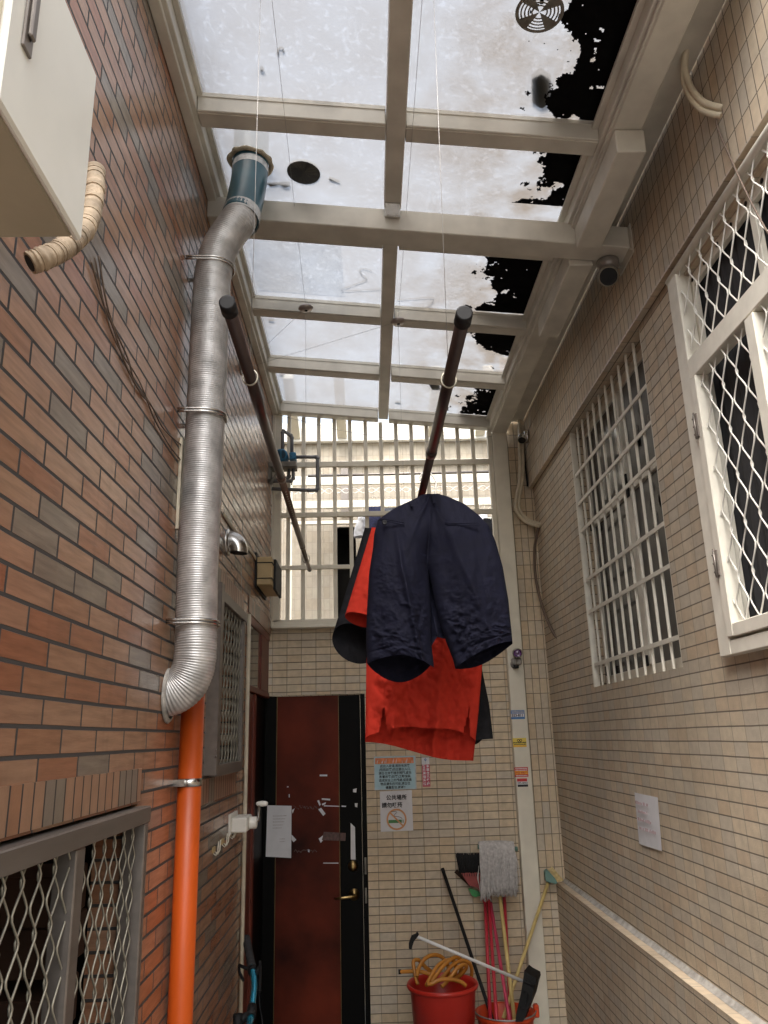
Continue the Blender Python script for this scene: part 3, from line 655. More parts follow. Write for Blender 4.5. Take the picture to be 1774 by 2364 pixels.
# side door with transom on the left wall
sd = thing('side_door', 'red framed side door with a glass transom at the far end of the brick wall', 'door', (XL, 4.95, 0))
b = B(); b.box(XL-.10, XL+.006, 4.475, 5.44, 2.205, 2.24, .003); b.box(XL-.10, XL+.004, 4.475, 5.44, 2.585, 2.63, .003); b.box(XL-.09, XL-.0035, 4.935, 5.02, 2.241, 2.584); b.box(XL-.09, XL-.02, 4.475, 4.50, 2.241, 2.584); b.box(XL-.09, XL+.005, 5.02, 5.30, 2.241, 2.584, .003); b.box(XL-.09, XL-.002, 5.30, 5.45, 2.241, 2.584, .003)
obj('transom_frame', b, M['redframe'], sd)
b = B(); b.box(XL-.02, XL-.004, 4.50, 4.935, 2.241, 2.584); obj('transom_pane', b, M['transom'], sd)
b = B(); b.box(XL-.10, XL-.01, 4.475, 4.80, 0, 2.20, .004); b.box(XL-.06, XL+.002, 4.80, 4.86, 0, 2.20, .006); b.box(XL-.06, XL-.012, 4.87, 4.97, 0, 2.20, .006); obj('jamb', b, M['redframe'], sd)
b = B(); b.box(XL-.12, XL-.03, 4.972, 5.598, 0, 2.204); obj('leaf', b, M['blackdoor'], sd)
b = B(); b.tube([(XL+.012, 4.425, .02), (XL+.012, 4.425, 2.62)], .011, 10)
tag(obj('wall_conduit', b, M['conduit']), 'thin grey vertical pipe at the brick edge beside the red side door', 'pipe')

# back door
bd = thing('black_red_door', 'black steel door with a dark red panel and torn paper scraps', 'door', (-.39, YB, 0))
b = B(); b.box(DX0-.03, -.632, YB+.02, YB+.06, 0, 2.219, .002); obj('leaf_stile', b, M['blackdoor'], bd)
b = B(); b.box(-.628, -.214, YB+.022, YB+.06, 0, 2.219, .001); obj('red_panel', b, M['reddoor'], bd)
b = B(); b.box(-.632, -.628, YB+.016, YB+.06, 0, 2.219); b.box(-.214, -.210, YB+.016, YB+.06, 0, 2.219); obj('gold_edging', b, M['gold'], bd)
b = B(); b.box(-.210, -.065, YB+.02, YB+.06, 0, 2.219, .002); obj('leaf_stile', b, M['blackdoor'], bd)
b = B(); b.box(-.063, -.031, YB-.004, YB+.06, 0, 2.222, .003); b.box(-.06, -.05, YB-.008, YB-.003, 0, 2.2); obj('door_frame', b, M['blackdoor'], bd)
b = B(); b.lathe([(0, .022), (.018, .022), (.022, .016), (.030, .010), (.034, 0)], (-.127, YB+.018, 1.138), (0, -1, 0), 24); b.box(-.134, -.120, YB-.008, YB+.004, 1.128, 1.15, .002); obj('lock_cylinder', b, M['brass'], bd)
b = B(); b.lathe([(.0, .024), (.014, .024), (.018, .012), (.034, .006), (.036, 0)], (-.122, YB+.018, .969), (0, -1, 0), 24); b.tube([(-.122, YB, .969), (-.122, YB-.045, .969), (-.135, YB-.052, .968), (-.20, YB-.053, .963), (-.245, YB-.05, .960)], [.011, .010, .010, .009, .006], 10); obj('lever_handle', b, M['brass'], bd)
b = B(); b.box(-.052, -.040, YB-.009, YB-.004, 1.09, 1.19, .001); b.box(-.052, -.040, YB-.009, YB-.004, .92, 1.01, .001); b.ball((-.046, YB-.009, 1.145), .007); b.ball((-.046, YB-.009, .965), .007); obj('strike_plate', b, M['board'], bd)
z8 = lambda x, y: (500+x/2.075, 1500+y/2.075)
def scrap(b, pts, yy=YB+.0165):
    q = [at(*z8(x, y), 1, yy) for x, y in pts]; b.face([(p.x, yy, p.z) for p in q])
b = B()
for pts in (((495, 598), (531, 598), (531, 606), (495, 606)), ((505, 711), (545, 714), (545, 722), (505, 719)), ((488, 765), (502, 757), (523, 785), (512, 796)), ((490, 905), (510, 890), (517, 905), (500, 925)),
            ((362, 768), (375, 760), (365, 785)), ((360, 885), (383, 910), (370, 922), (360, 910)), ((655, 668), (672, 664), (670, 684), (655, 682)), ((663, 735), (677, 735), (675, 755), (664, 752)),
            ((483, 723), (492, 720), (500, 742), (494, 748)), ((505, 738), (525, 730), (522, 740), (508, 746)), ((438, 955), (447, 958), (446, 971), (439, 968)), ((338, 654), (346, 654), (346, 659), (338, 659)), ((347, 692), (351, 692), (351, 707), (347, 707)), ((515, 745), (592, 748), (592, 752), (515, 750)), ((600, 746), (622, 748), (620, 753), (600, 752)), ((512, 1020), (585, 1020), (585, 1024), (512, 1024))):
    scrap(b, pts)
obj('paper_scraps', b, M['paper'], bd)
b = B()
for k in range(26):
    x = 370+5*k+random.uniform(-2, 2); y = 752+random.uniform(-8, 8); scrap(b, ((x, y), (x+random.uniform(2, 7), y+1), (x+4, y+random.uniform(3, 14)), (x, y+4)))
for k in range(24):
    x = 372+4.6*k; y = 962+random.uniform(-6, 4); scrap(b, ((x, y), (x+4, y), (x+4, y+random.uniform(4, 10)), (x, y+5)))
scrap(b, ((515, 872), (620, 878), (618, 916), (505, 912)), YB+.0160)
obj('glue_traces', b, plain('dull_glue_trace', (.10, .05, .042), .5, var=.4, scale=60), bd)
b = B(); q = [at(*z8(x, y), 1, YB+.016) for x, y in ((643, 830), (664, 850), (667, 1006), (644, 1006))]; b.face([(p.x, YB+.016, p.z) for p in q]); obj('white_strip', b, M['paper'], bd)

# ------------------------------------------------------------------ papers and signs
def flat(corners, off=(0, 0, 0), curl=0):
    a, c, d, e = [Vector(p)+Vector(off) for p in corners]; rows = []
    for j in range(9):
        v = j/8; rows.append([(a*(1-u)+c*u)*(1-v)+(e*(1-u)+d*u)*v + Vector((0, -curl*(abs(u-.5)*2)**3*v, 0)) for u in [i/8 for i in range(9)]])
    return B().grid(rows)
YS = YB-.004
def rect_b(x0, x1, z0, z1, y): return B().box(x0, x1, y, y+.001, z0, z1)
def lines_b(bb, x0, x1, z, h, y, seed):
    rnd = random.Random(seed); x = x0
    while x < x1:
        w = rnd.uniform(.004, .009); bb.box(x, min(x+w, x1), y, y+.0004, z, z+h*rnd.uniform(.7, 1)); x += w+.0016
np_ = thing('door_notice', 'blank looking white paper notice taped to the black and red door', 'notice', (-.6, YB, 1.37))
obj('sheet', flat([(-.683, 5.487, 1.525), (-.524, 5.487, 1.517), (-.524, 5.487, 1.201), (-.688, 5.487, 1.214)], curl=.006), M['paper'], np_)
bb = B()
for k, z in enumerate((1.455, 1.437, 1.419, 1.40, 1.382)):
    bb = B(); lines_b(bb, -.645, -.555-.008*k, z, .006, 5.4835, k); obj('line_of_print', bb, M['inkgrey'], np_)
for z in (1.315, 1.30):
    bb = B(); lines_b(bb, -.60, -.565, z, .005, 5.4835, int(z*1000)); obj('line_of_print', bb, M['inkgrey'], np_)

s1 = thing('blue_notice', 'laminated pale blue notice with an orange heading on the back wall', 'notice', (.16, YB, 1.7))
obj('laminate', B().box(.022, .303, YS, YB-.001, 1.598, 1.812, .0006), M['skyblue'], s1)
b = B(); b.box(.022, .303, YS-.0012, YS-.0003, 1.808, 1.812); b.box(.022, .303, YS-.0012, YS-.0003, 1.598, 1.602); b.box(.022, .026, YS-.0012, YS-.0003, 1.602, 1.808); b.box(.296, .303, YS-.0012, YS-.0003, 1.602, 1.808)
obj('clear_margin', b, M['film'], s1)
obj('heading_band', B().box(.030, .288, YS-.0014, YS-.0004, 1.763, 1.801), M['orangeprint'], s1)
b = B()
for k in range(14):
    x = .036+.25*random.random(); z = 1.766; b.face([(x, YS-.0018, z), (x+.003, YS-.0018, z), (x+.004+random.uniform(-.005, .005), YS-.0018, z+random.uniform(.01, .035)), (x+.001, YS-.0018, z+.012)]); obj('torn_fleck', b, M['paper'], s1); b = B()
DY = (0, 0, 1); DX = (1, 0, 0)
tx = ["此出入走道,是所有房客", "(包括訪客)的主要出入口,", "請各位房客隨手關門,避免", "影響房客(訪客)之動線與,", "造成安全上的顧慮,或是貴", "物品遺失的可能,請各位", "儘量配合,謝謝!!"]
for k, s in enumerate(tx): text('line_of_text', s, .0195, (.162, YS-.0012, 1.742-.0226*k), DX, DY, M['ink'], s1, 'CENTER', bold=.0003)
s2 = thing('no_smoking_sign', 'white no smoking sign with an orange ring below the blue notice', 'sign', (.16, YB, 1.46))
obj('sheet', flat([(.057, YS, 1.590), (.269, YS, 1.593), (.270, YS, 1.343), (.058, YS, 1.341)], curl=.002), M['paper'], s2)
ys2 = YS-.0045
text('line_of_text', "公共場所", .034, (.098, ys2, 1.538), DX, DY, M['ink'], s2, bold=.0008)
text('line_of_text', "請勿吸菸", .034, (.068, ys2, 1.491), DX, DY, M['ink'], s2, bold=.0008)
b = B(); cc = Vector((.163, ys2, 1.415))
def ring(b, c, r0, r1, y):
    b.grid([[(c.x+r*math.cos(2*PI*k/48), y, c.z+r*math.sin(2*PI*k/48)) for k in range(49)] for r in (r0, r1)])
ring(b, cc, .055, .066, ys2)
b.face([(cc.x-.047, ys2-.0006, cc.z+.040), (cc.x-.040, ys2-.0006, cc.z+.047), (cc.x+.047, ys2-.0006, cc.z-.040), (cc.x+.040, ys2-.0006, cc.z-.047)])
obj('prohibition_ring', b, M['signring'], s2)
b = B(); b.box(cc.x-.053, cc.x+.034, ys2-.0003, ys2+.0002, cc.z-.022, cc.z-.003); b.box(cc.x+.039, cc.x+.045, ys2-.0003, ys2+.0002, cc.z-.022, cc.z-.003); obj('cigarette', b, M['greenprint'], s2)
b = B(); b.tube([(cc.x-.036, ys2, cc.z+.048), (cc.x-.005, ys2, cc.z+.05), (cc.x+.004, ys2, cc.z+.043), (cc.x-.006, ys2, cc.z+.035), (cc.x-.016, ys2, cc.z+.027), (cc.x-.012, ys2, cc.z+.019), (cc.x+.012, ys2, cc.z+.016), (cc.x+.03, ys2, cc.z+.010), (cc.x+.037, ys2, cc.z+.001)], .0013, 5); obj('smoke', b, M['ink'], s2)
s3 = thing('pink_strip_sign', 'narrow pink and white strip sign right of the blue notice', 'sign', (.365, YB, 1.7))
obj('strip', B().box(.342, .393, YS, YB-.001, 1.752, 1.797), M['paper'], s3)
obj('pink_field', B().box(.343, .394, YS, YB-.001, 1.612, 1.7515), M['pink'], s3)
b = B(); ring(b, Vector((.367, 0, 1.783)), .003, .0075, YS-.0006); b.tube([(.367, YS-.0006, 1.776), (.367, YS-.0006, 1.758)], .0008, 4); obj('emblem', b, M['blueprint'], s3)
for k, ch in enumerate("本單位已裝設"): text('character', ch, .021, (.370, YS-.0008, 1.733-.0222*k), DX, DY, M['paper'], s3, bold=.0006)
for k, ch in enumerate("警民連線系統"): text('character', ch, .021, (.346, YS-.0008, 1.733-.0222*k), DX, DY, M['paper'], s3, bold=.0006)
# paper on the right wall
s4 = thing('wall_notice', 'white paper with faded red writing on the right tiled wall', 'notice', (XR, 3.73, 1.54))
b = B(); rows = []
cs = [Vector((XR-.004, 3.882, 1.654)), Vector((XR-.004, 3.577, 1.652)), Vector((XR-.004, 3.585, 1.436)), Vector((XR-.004, 3.894, 1.428))]
for j in range(9):
    v = j/8; rows.append([(cs[0]*(1-u)+cs[1]*u)*(1-v)+(cs[3]*(1-u)+cs[2]*u)*v+Vector((-.006*u*u*v-.002*math.sin(u*5), 0, 0)) for u in [i/8 for i in range(9)]])
b.grid(rows); obj('sheet', b, M['paper'], s4)
b = B()
for k, (ya, yb, z) in enumerate(((3.855, 3.69, 1.607), (3.83, 3.70, 1.57), (3.845, 3.68, 1.535), (3.835, 3.63, 1.498))):
    rnd = random.Random(k); y = ya
    while y > yb:
        w = rnd.uniform(.006, .016); b.box(XR-.0135, XR-.013, y-w, y, z, z+.014*rnd.uniform(.6, 1)); y -= w+rnd.choice((.004, .004, .014))
    obj('line_of_print', b, M['inkred'], s4); b = B()

# stickers on the post
yp = 5.428
def sticker(name, label, x0, x1, z0, z1, mat):
    t = thing(name, label, 'sticker', ((x0+x1)/2, yp, z0)); obj('backing', B().box(x0, x1, yp, yp+.001, z0, z1), mat, t); return t
k1 = sticker('phone_sticker', 'blue and white phone number sticker, topmost on the ivory post', .950, 1.043, 2.028, 2.086, M['blueprint'])
obj('white_band', B().box(.951, 1.038, yp-.0006, yp-.0001, 2.042, 2.063), M['paper'], k1)
text('phone_number', "553-811", .0235, (.994, yp-.001, 2.0445), DX, DY, M['ink'], k1, 'CENTER', bold=.0008)
b = B(); lines_b(b, .956, 1.04, 2.066, .008, yp-.0008, 3); lines_b(b, .956, 1.04, 2.076, .007, yp-.0008, 4); obj('faded_print', b, M['inkgrey'], k1)
k2 = sticker('yellow_sticker', 'yellow sticker with black print, second down on the ivory post', .950, 1.041, 1.848, 1.906, M['yellowprint'])
b = B(); lines_b(b, .953, 1.038, 1.872, .009, yp-.0008, 8); lines_b(b, .956, 1.036, 1.862, .006, yp-.0008, 9); ring(b, Vector((.988, 0, 1.890)), .005, .009, yp-.0008); ring(b, Vector((1.004, 0, 1.890)), .005, .009, yp-.0008); obj('black_print', b, M['ink'], k2)
b = B(); b.box(.950, 1.041, yp-.0006, yp-.0001, 1.849, 1.852); lines_b(b, .955, 1.036, 1.8535, .007, yp-.0008, 10); obj('amber_print', b, M['amber'], k2)
k3 = sticker('red_sticker', 'red sticker with an amber phone number, third down on the ivory post', .948, 1.038, 1.660, 1.720, M['redprint'])
obj('amber_band', B().box(.948, 1.038, yp-.0006, yp-.0001, 1.676, 1.696), M['amber'], k3)
text('phone_number', "0943-438377", .0165, (.993, yp-.001, 1.680), DX, DY, M['redprint'], k3, 'CENTER', bold=.0006)
for z_, sd_ in ((1.709, 12), (1.699, 13), (1.665, 14)):
    b = B(); lines_b(b, .955, 1.032, z_, .006, yp-.0008, sd_); obj('line_of_print', b, M['paper'], k3)
k4 = sticker('small_sticker', 'small red white and black sticker, lowest on the ivory post', .961, 1.031, 1.598, 1.650, M['paper'])
obj('red_band', B().box(.961, 1.027, yp-.0006, yp-.0001, 1.631, 1.650), M['redprint'], k4)
obj('black_band', B().box(.963, 1.031, yp-.0006, yp-.0001, 1.598, 1.612), M['ink'], k4)
text('phone_number', "595-0033", .0175, (.996, yp-.001, 1.6155), DX, DY, M['ink'], k4, 'CENTER', bold=.0004)

# ------------------------------------------------------------------ right windows
rg = thing('barred_window', 'recessed sliding window behind ivory security bars on the right wall', 'window', (XR, 3.75, 2.17))
b = B(); b.box(XR+.075, XR+.10, 3.12, 3.165, 2.17, 3.67, .002); b.box(XR+.075, XR+.10, 4.36, 4.412, 2.17, 3.67, .002); b.box(XR+.075, XR+.10, 3.166, 4.359, 3.62, 3.67, .002); b.box(XR+.075, XR+.10, 3.166, 4.359, 2.17, 2.225, .002)
b.box(XR+.07, XR+.10, 3.166, 4.359, 3.07, 3.12, .002); b.box(XR+.066, XR+.098, 3.66, 3.72, 2.226, 3.069, .002); b.box(XR+.066, XR+.098, 3.70, 3.73, 3.121, 3.619, .002); b.box(XR+.076, XR+.097, 3.74, 3.765, 2.226, 3.069, .002)
obj('sliding_frame', b, M['grille'], rg)
b = B(); b.box(XR+.088, XR+.094, 3.765, 4.359, 2.226, 3.069); b.box(XR+.088, XR+.094, 3.73, 4.359, 3.121, 3.619); obj('dark_pane', b, M['glass'], rg)
b = B(); b.box(XR+.088, XR+.094, 3.166, 3.659, 2.226, 3.069); b.box(XR+.088, XR+.094, 3.166, 3.699, 3.121, 3.619); obj('frosted_pane', b, M['glassgrey'], rg)
b = B()
rnd = random.Random(5)
for k in range(30):
    y = rnd.choice((3.24, 3.34, 3.44, 3.52))+rnd.uniform(-.02, .02); z = rnd.choice((2.78, 2.86, 2.93, 3.0, 3.18, 3.26, 3.33, 3.41))+rnd.uniform(-.01, .01); b.box(XR+.0855, XR+.0875, y-.022, y+.022, z-.024, z+.024)
obj('flower_film', b, plain('flower_film', (.22, .215, .20), .6, var=.35, scale=90), rg)
b = B()
for y, z in ((3.70, 2.235), (4.33, 2.24), (3.69, 3.06), (3.70, 3.13), (4.34, 3.06)): b.box(XR+.055, XR+.066, y-.02, y+.02, z-.015, z+.035, .002)
obj('latches', b, M['black'], rg)
for z in (3.395, 3.22, 3.054, 2.764, 2.582, 2.289):
    b = B(); b.box(XR+.008, XR+.014, 3.118, 4.415, z-.010, z+.010, .001); obj('cross_bar', b, M['grille'], rg)
for k in range(11):
    y = 3.155+.1145*k; b = B(); b.box(XR+.0145, XR+.0265, y-.0065, y+.0065, 2.17, 3.668, .003); obj('upright_bar', b, M['grille'], rg)
b = B(); b.box(XR+.002, XR+.035, 4.395, 4.411, 2.17, 3.668); b.box(XR+.002, XR+.035, 3.1205, 3.132, 2.17, 3.668); obj('edge_bar', b, M['grille'], rg)

rm = thing('hinged_mesh_window', 'large ivory window with diamond mesh projecting from the right wall', 'window', (XR, 2.0, 2.16))
xo = 1.205
b = B(); b.box(xo, XR+.02, 2.615, 2.70, 2.165, 3.632, .003); obj('outer_stile', b, M['grille'], rm)
b = B(); b.box(xo, XR+.02, 1.2, 2.614, 2.165, 2.212, .003); obj('bottom_rail', b, M['grille'], rm)
b = B(); b.tube([(1.215, 1.0, 3.625), (1.215, 2.70, 3.625)], .016, 12); b.box(1.205, XR+.02, 1.0, 2.70, 3.612, 3.636, .003); obj('top_rail', b, M['grille'], rm)
b = B(); b.box(xo-.002, XR+.015, 1.2, 2.614, 3.165, 3.245, .003); obj('cross_rail', b, M['grille'], rm)
b = B(); b.box(xo-.006, XR+.01, 2.566, 2.613, 2.222, 3.164, .003); b.box(xo-.006, XR+.01, 2.125, 2.18, 2.265, 3.16, .003); b.box(xo-.006, XR+.01, 1.2, 2.565, 2.220, 2.264, .003); obj('sash_frame', b, M['grille'], rm)
obj('lower_mesh', mesh_screen(1.218, 2.181, 2.563, 2.262, 3.163, .10, .160, .0029, .6), M['white'], rm)
obj('lower_mesh', mesh_screen(1.218, 1.3, 2.123, 2.262, 3.163, .10, .160, .0029, .6), M['white'], rm)
obj('upper_mesh', mesh_screen(1.218, 1.3, 2.612, 3.247, 3.612, .10, .160, .0029, .2), M['white'], rm)
b = B()
for z in (2.475, 2.98):
    b.box(xo-.012, xo, 2.592, 2.622, z-.045, z+.045, .002)
    b.tube([(xo-.013, 2.606, z-.05), (xo-.013, 2.606, z+.05)], .004, 8)
    for dz in (-.03, 0, .03): b.ball((xo-.013, 2.616, z+dz), .004)
obj('hinge', b, M['alu'], rm)
b = B(); b.box(XR+.022, XR+.042, 2.60, 2.658, 2.202, 3.598, .002); b.box(XR+.022, XR+.042, 1.3, 2.599, 3.55, 3.598, .002); b.box(XR+.022, XR+.042, 2.12, 2.155, 2.2, 3.549, .002); b.box(XR+.022, XR+.042, 1.3, 2.599, 2.202, 2.24, .002)
obj('inner_frame', b, M['grille'], rm)
b = B()
for y in [1.5+.11*k for k in range(11)]: b.lathe([(0, .002), (.009, .002), (.009, 0)], (XR+.0215, y, 3.575), (-1, 0, 0), 10)
obj('drain_holes', b, M['black'], rm)
b = B(); rows = [[(XR+.060+.006*math.sin(i*.9)+.003*math.sin(i*2.3), 1.3+1.36*i/140, z) for i in range(141)] for z in (2.2, 2.9, 3.6)]; b.grid(rows); obj('curtain', b, M['curtain'], rm)
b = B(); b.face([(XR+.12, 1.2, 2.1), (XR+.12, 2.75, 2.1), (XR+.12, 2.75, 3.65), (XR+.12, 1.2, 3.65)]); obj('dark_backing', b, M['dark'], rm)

# ------------------------------------------------------------------ duct
dk = thing('spiral_duct', 'ribbed silver flexible duct climbing the brick wall into a teal roof pipe', 'duct', (-.6, 2.75, 2.1))
key = [(-.70, 2.72, 2.085), (-.655, 2.72, 2.095), (-.618, 2.72, 2.125), (-.597, 2.72, 2.175), (-.591, 2.72, 2.24), (-.594, 2.725, 2.34), (-.598, 2.73, 2.55), (-.596, 2.735, 2.83), (-.593, 2.74, 3.11), (-.592, 2.74, 3.40), (-.590, 2.74, 3.60), (-.586, 2.74, 3.72), (-.565, 2.74, 3.83), (-.525, 2.745, 3.915), (-.497, 2.75, 3.965), (-.485, 2.76, 4.005)]
def spline(P, n):
    P = [Vector(p) for p in P]; out = []
    for i in range(len(P)-1):
        p0, p1, p2, p3 = P[max(i-1, 0)], P[i], P[i+1], P[min(i+2, len(P)-1)]
        for k in range(n):
            t = k/n; out.append(.5*((2*p1)+(p2-p0)*t+(2*p0-5*p1+4*p2-p3)*t*t+(3*p1-p0-3*p2+p3)*t**3))
    out.append(P[-1]); return out
path = spline(key, 40)
L_ = [0]
for i in range(1, len(path)): L_.append(L_[-1]+(path[i]-path[i-1]).length)
tot = L_[-1]; n = int(tot/.0021); pts = []; j = 0
for i in range(n+1):
    s = tot*i/n
    while j < len(L_)-2 and L_[j+1] < s: j += 1
    t = (s-L_[j])/max(L_[j+1]-L_[j], 1e-9); pts.append(path[j].lerp(path[j+1], t))
rs = [.0715+.0010*math.cos(2*PI*(tot*i/n)/.0084+1.5*noise.noise(Vector((i*.02, 7, 0))))*(1+.8*noise.noise(Vector((i*.06, 1, 0))))+.0016*noise.noise(Vector((i*.012, 3, 0)))+.0009*noise.noise(Vector((i*.12, 9, 0))) for i in range(n+1)]
b = B(); b.tube(pts, rs, 32); obj('ribbed_tube', b, M['duct'], dk)
b = B(); b.lathe([(.078, 0), (.092, .004), (.084, .012), (.076, .014)], (XL, 2.72, 2.085), (1, 0, 0), 28); obj('wall_collar', b, M['cement'], dk)
tp = [(-.489, 2.757, 3.985), (-.478, 2.80, 4.10), (-.470, 2.845, 4.25), (-.468, 2.86, 4.37), (-.468, 2.862, 4.60)]
b = B(); b.tube(spline(tp, 8), .076, 32); obj('teal_pipe', b, M['teal'], dk)
b = B()
for k in range(5):
    t = k*.016; q = Vector((-.489, 2.757, 3.975)).lerp(Vector((-.478, 2.80, 4.10)), t/.125*.6)
    b.tube([q, q+Vector((.001, .004, .011))], .0775+.0012*random.random(), 28, caps=False)
obj('tape_wrap', b, M['film'], dk)
b = B(); b.tube([(-.4695, 2.853, 4.285), (-.4685, 2.857, 4.318)], .0778, 28, caps=False); obj('tape_wrap', b, M['film'], dk)
b = B(); n = 60; rows = []; zt_ = roofz(-.468)+.084
for k in range(n+1):
    a = 2*PI*k/n; nn_ = noise.noise(Vector((math.cos(a)*2.5, math.sin(a)*2.5, 4))); mr_ = .011+.004*nn_; rr_ = .088+.006*nn_
    rows.append([(-.468+(rr_+mr_*math.cos(q))*math.cos(a), 2.862+(rr_+mr_*math.cos(q))*math.sin(a), zt_+K*rr_*math.cos(a)+mr_*.7*math.sin(q)) for q in [2*PI*h/12 for h in range(12)]])
b.grid(rows, wrap=True); obj('sealant_ring', b, plain('tan_sealant', (.42, .36, .26), .9, var=.3, scale=40, bump=.6, bscale=60), dk)
for y, z in ((2.745, 3.745), (2.735, 3.10), (2.725, 2.325)):
    b = B(); xc_ = -.594 if z < 3.7 else -.584
    pr = [(XL+.002, y-.078), (XL+.03, y-.080)] + [(xc_+.0785*math.sin(a), y-.0785*math.cos(a)) for a in [PI*k/14 for k in range(15)]] + [(XL+.03, y+.080), (XL+.002, y+.078)]
    for dz in (-.0055, .0055): b.tube([(x, yy, z+dz) for x, yy in pr], .0045, 6)
    obj('pipe_clamp', b, M['steel'], dk)

op_ = thing('orange_pipe', 'bright orange riser pipe standing against the brick wall', 'pipe', (-.635, 2.9, 0))
b = B(); b.tube([(-.633, 2.90, 0), (-.633, 2.905, 2.10)], .0405, 24); obj('tube', b, M['orange'], op_)
b = B(); b.tube([(-.633, 2.905, 1.785), (-.633, 2.905, 1.812)], .0425, 24); b.box(XL, -.64, 2.855, 2.875, 1.788, 1.81); obj('pipe_clip', b, M['steel'], op_)

# ------------------------------------------------------------------ cabinet top left, wrapped pipe, wires
cb = thing('metal_cabinet', 'ivory metal cabinet hung high on the brick wall at top left', 'cabinet', (-.55, .7, 2.65))
xc1 = -.415; ya, yb_ = .75, 1.015; za, zb_ = 2.652, 2.955
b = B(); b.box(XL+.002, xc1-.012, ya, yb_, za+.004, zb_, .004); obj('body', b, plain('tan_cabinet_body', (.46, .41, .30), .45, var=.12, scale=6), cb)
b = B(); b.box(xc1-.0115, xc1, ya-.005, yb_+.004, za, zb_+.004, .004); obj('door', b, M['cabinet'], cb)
b = B(); b.box(xc1, xc1+.004, .778, .802, 2.766, 2.90, .001); b.box(xc1+.004, xc1+.010, .783, .797, 2.786, 2.90, .002); obj('latch', b, M['alu'], cb)
b = B(); b.lathe([(.020, .0012), (.021, .0012), (.021, 0), (.020, 0)], (-.55, .945, za+.0035), (0, 0, -1), 24); obj('knockout', b, M['cabinet'], cb)
wp = thing('wrapped_pipe', 'yellowed tape wrapped pipe stub curving out of the wall behind the cabinet', 'pipe', (-.62, 1.4, 2.9))
z6 = lambda x, y: (x/3.456, y/3.456)
kp = [at(*z6(*p), 0, xx) for p, xx in (((760, 1360), -.60), ((755, 1500), -.585), ((735, 1650), -.575), ((690, 1800), -.57), ((590, 1920), -.575), ((470, 2005), -.59), ((350, 2060), -.605), ((240, 2100), -.625))]
pp = spline([tuple(p) for p in kp], 14); nn = len(pp)
b = B(); b.tube(pp, [.0215+.0014*math.sin(i*1.4+2*noise.noise(Vector((i*.3, 5, 0))))+.0024*noise.noise(Vector((i*.25, 0, 0))) for i in range(nn)], 16); obj('wrap', b, M['wrap'], wp)
b = B()
for i in range(4, nn-2, 3): b.tube([pp[i], pp[i]+(pp[min(i+1, nn-1)]-pp[i])*.5], .0222+.0012*noise.noise(Vector((i*.5, 2, 0))), 14)
obj('tape_turns', b, M['wrap'], wp)
b = B(); dd = (pp[-1]-pp[-2]).normalized(); b.tube([pp[-1]-dd*.004, pp[-1]+dd*.001], .016, 14); obj('cut_end', b, M['black'], wp)
zf = lambda x, y: (x/2.3714, 700+y/2.3714)
def wall_wire(pts, lab, r=.0028, x=XL+.006):
    b = B(); q = [tuple(at(*zf(*p), 0, x)) for p in pts]; b.tube(spline(q, 6), r, 6); tag(obj('loose_wire', b, M['cable']), lab, 'wire', 'loose wires on the brick wall')
wall_wire([(500, -230), (560, -20), (620, 130), (690, 340), (770, 490), (830, 560), (900, 690), (1010, 790)], 'loose brown wire on the bricks, upper of the two ending at the duct')
wall_wire([(540, -260), (600, 60), (700, 300), (740, 440), (800, 520), (850, 640), (930, 780), (1015, 890)], 'loose brown wire on the bricks, lower of the two ending at the duct')
wall_wire([(520, -250), (590, 90), (660, 260), (750, 400), (800, 510)], 'short loose brown wire sagging across the bricks below the cabinet', .0022)
b = B(); q = [at(*zf(*p), 0, XL+.008) for p in ((1000, 740), (1005, 980), (985, 1250))]; b.box(XL, XL+.012, q[0].y-.012, q[0].y+.012, q[2].z, q[0].z, .002); tag(obj('cable_trunking', b, M['conduit']), 'thin ivory cable trunking on the bricks just left of the duct', 'trunking')

# vent hood, tan box, pump, hooks, crank
vh = thing('vent_hood', 'small stainless hood vent on the brick wall above the tall window', 'vent', (XL, 3.75, 2.86))
b = B(); b.lathe([(.067, 0), (.067, .006), (.058, .010), (.054, .012)], (XL, 3.75, 2.873), (1, 0, 0), 28, close=False); obj('flange', b, M['steel'], vh)
b = B(); rows = []
for i in range(13):
    a = PI*.5*i/12*1.05; c = Vector((XL+.012+.055*math.sin(a)*.75, 3.75, 2.873-.052*(1-math.cos(a))))
    ax = Vector((math.cos(a), 0, -math.sin(a))); u = Vector((0, 1, 0)); v = ax.cross(u); r = .054*(1-.12*i/12)
    rows.append([c+(u*math.cos(2*PI*k/24)+v*math.sin(2*PI*k/24))*r for k in range(24)])
b.grid(rows, wrap=True); obj('elbow', b, M['steel'], vh)
b = B(); ce = sum((Vector(p) for p in rows[-1]), Vector())/24; b.face([Vector(p)*.96+ce*.04+Vector((0, 0, .004)) for p in rows[-1]]); obj('opening', b, M['black'], vh)
jb = thing('tan_box', 'tan box with black straps mounted on the brick wall near the far corner', 'box', (XL, 4.9, 2.84))
b = B(); b.box(XL+.012, -.58, 4.70, 5.12, 2.842, 3.015, .003); obj('case', b, M['boxwood'], jb)
b = B(); b.box(XL, XL+.011, 4.68, 5.16, 2.825, 3.04); b.box(XL+.011, -.575, 4.697, 5.123, 2.878, 2.884); b.box(XL+.011, -.575, 4.697, 5.123, 2.975, 2.981); b.box(-.58, -.565, 4.80, 5.13, 2.83, 3.02); obj('strap_frame', b, M['black'], jb)
z5 = lambda x, y: (500+x/9.222, 1200+y/9.222)
b = B()
for o_ in (0, .012, .022):
    q = [tuple(at(*z5(*p), 0, XL+.006)) for p in ((150, -100), (330, 170), (600, 540), (760, 720), (850, 870))]
    q = [(x, y, z+o_*.6) for x, y, z in q]; b.tube(spline(q, 5), .003, 6)
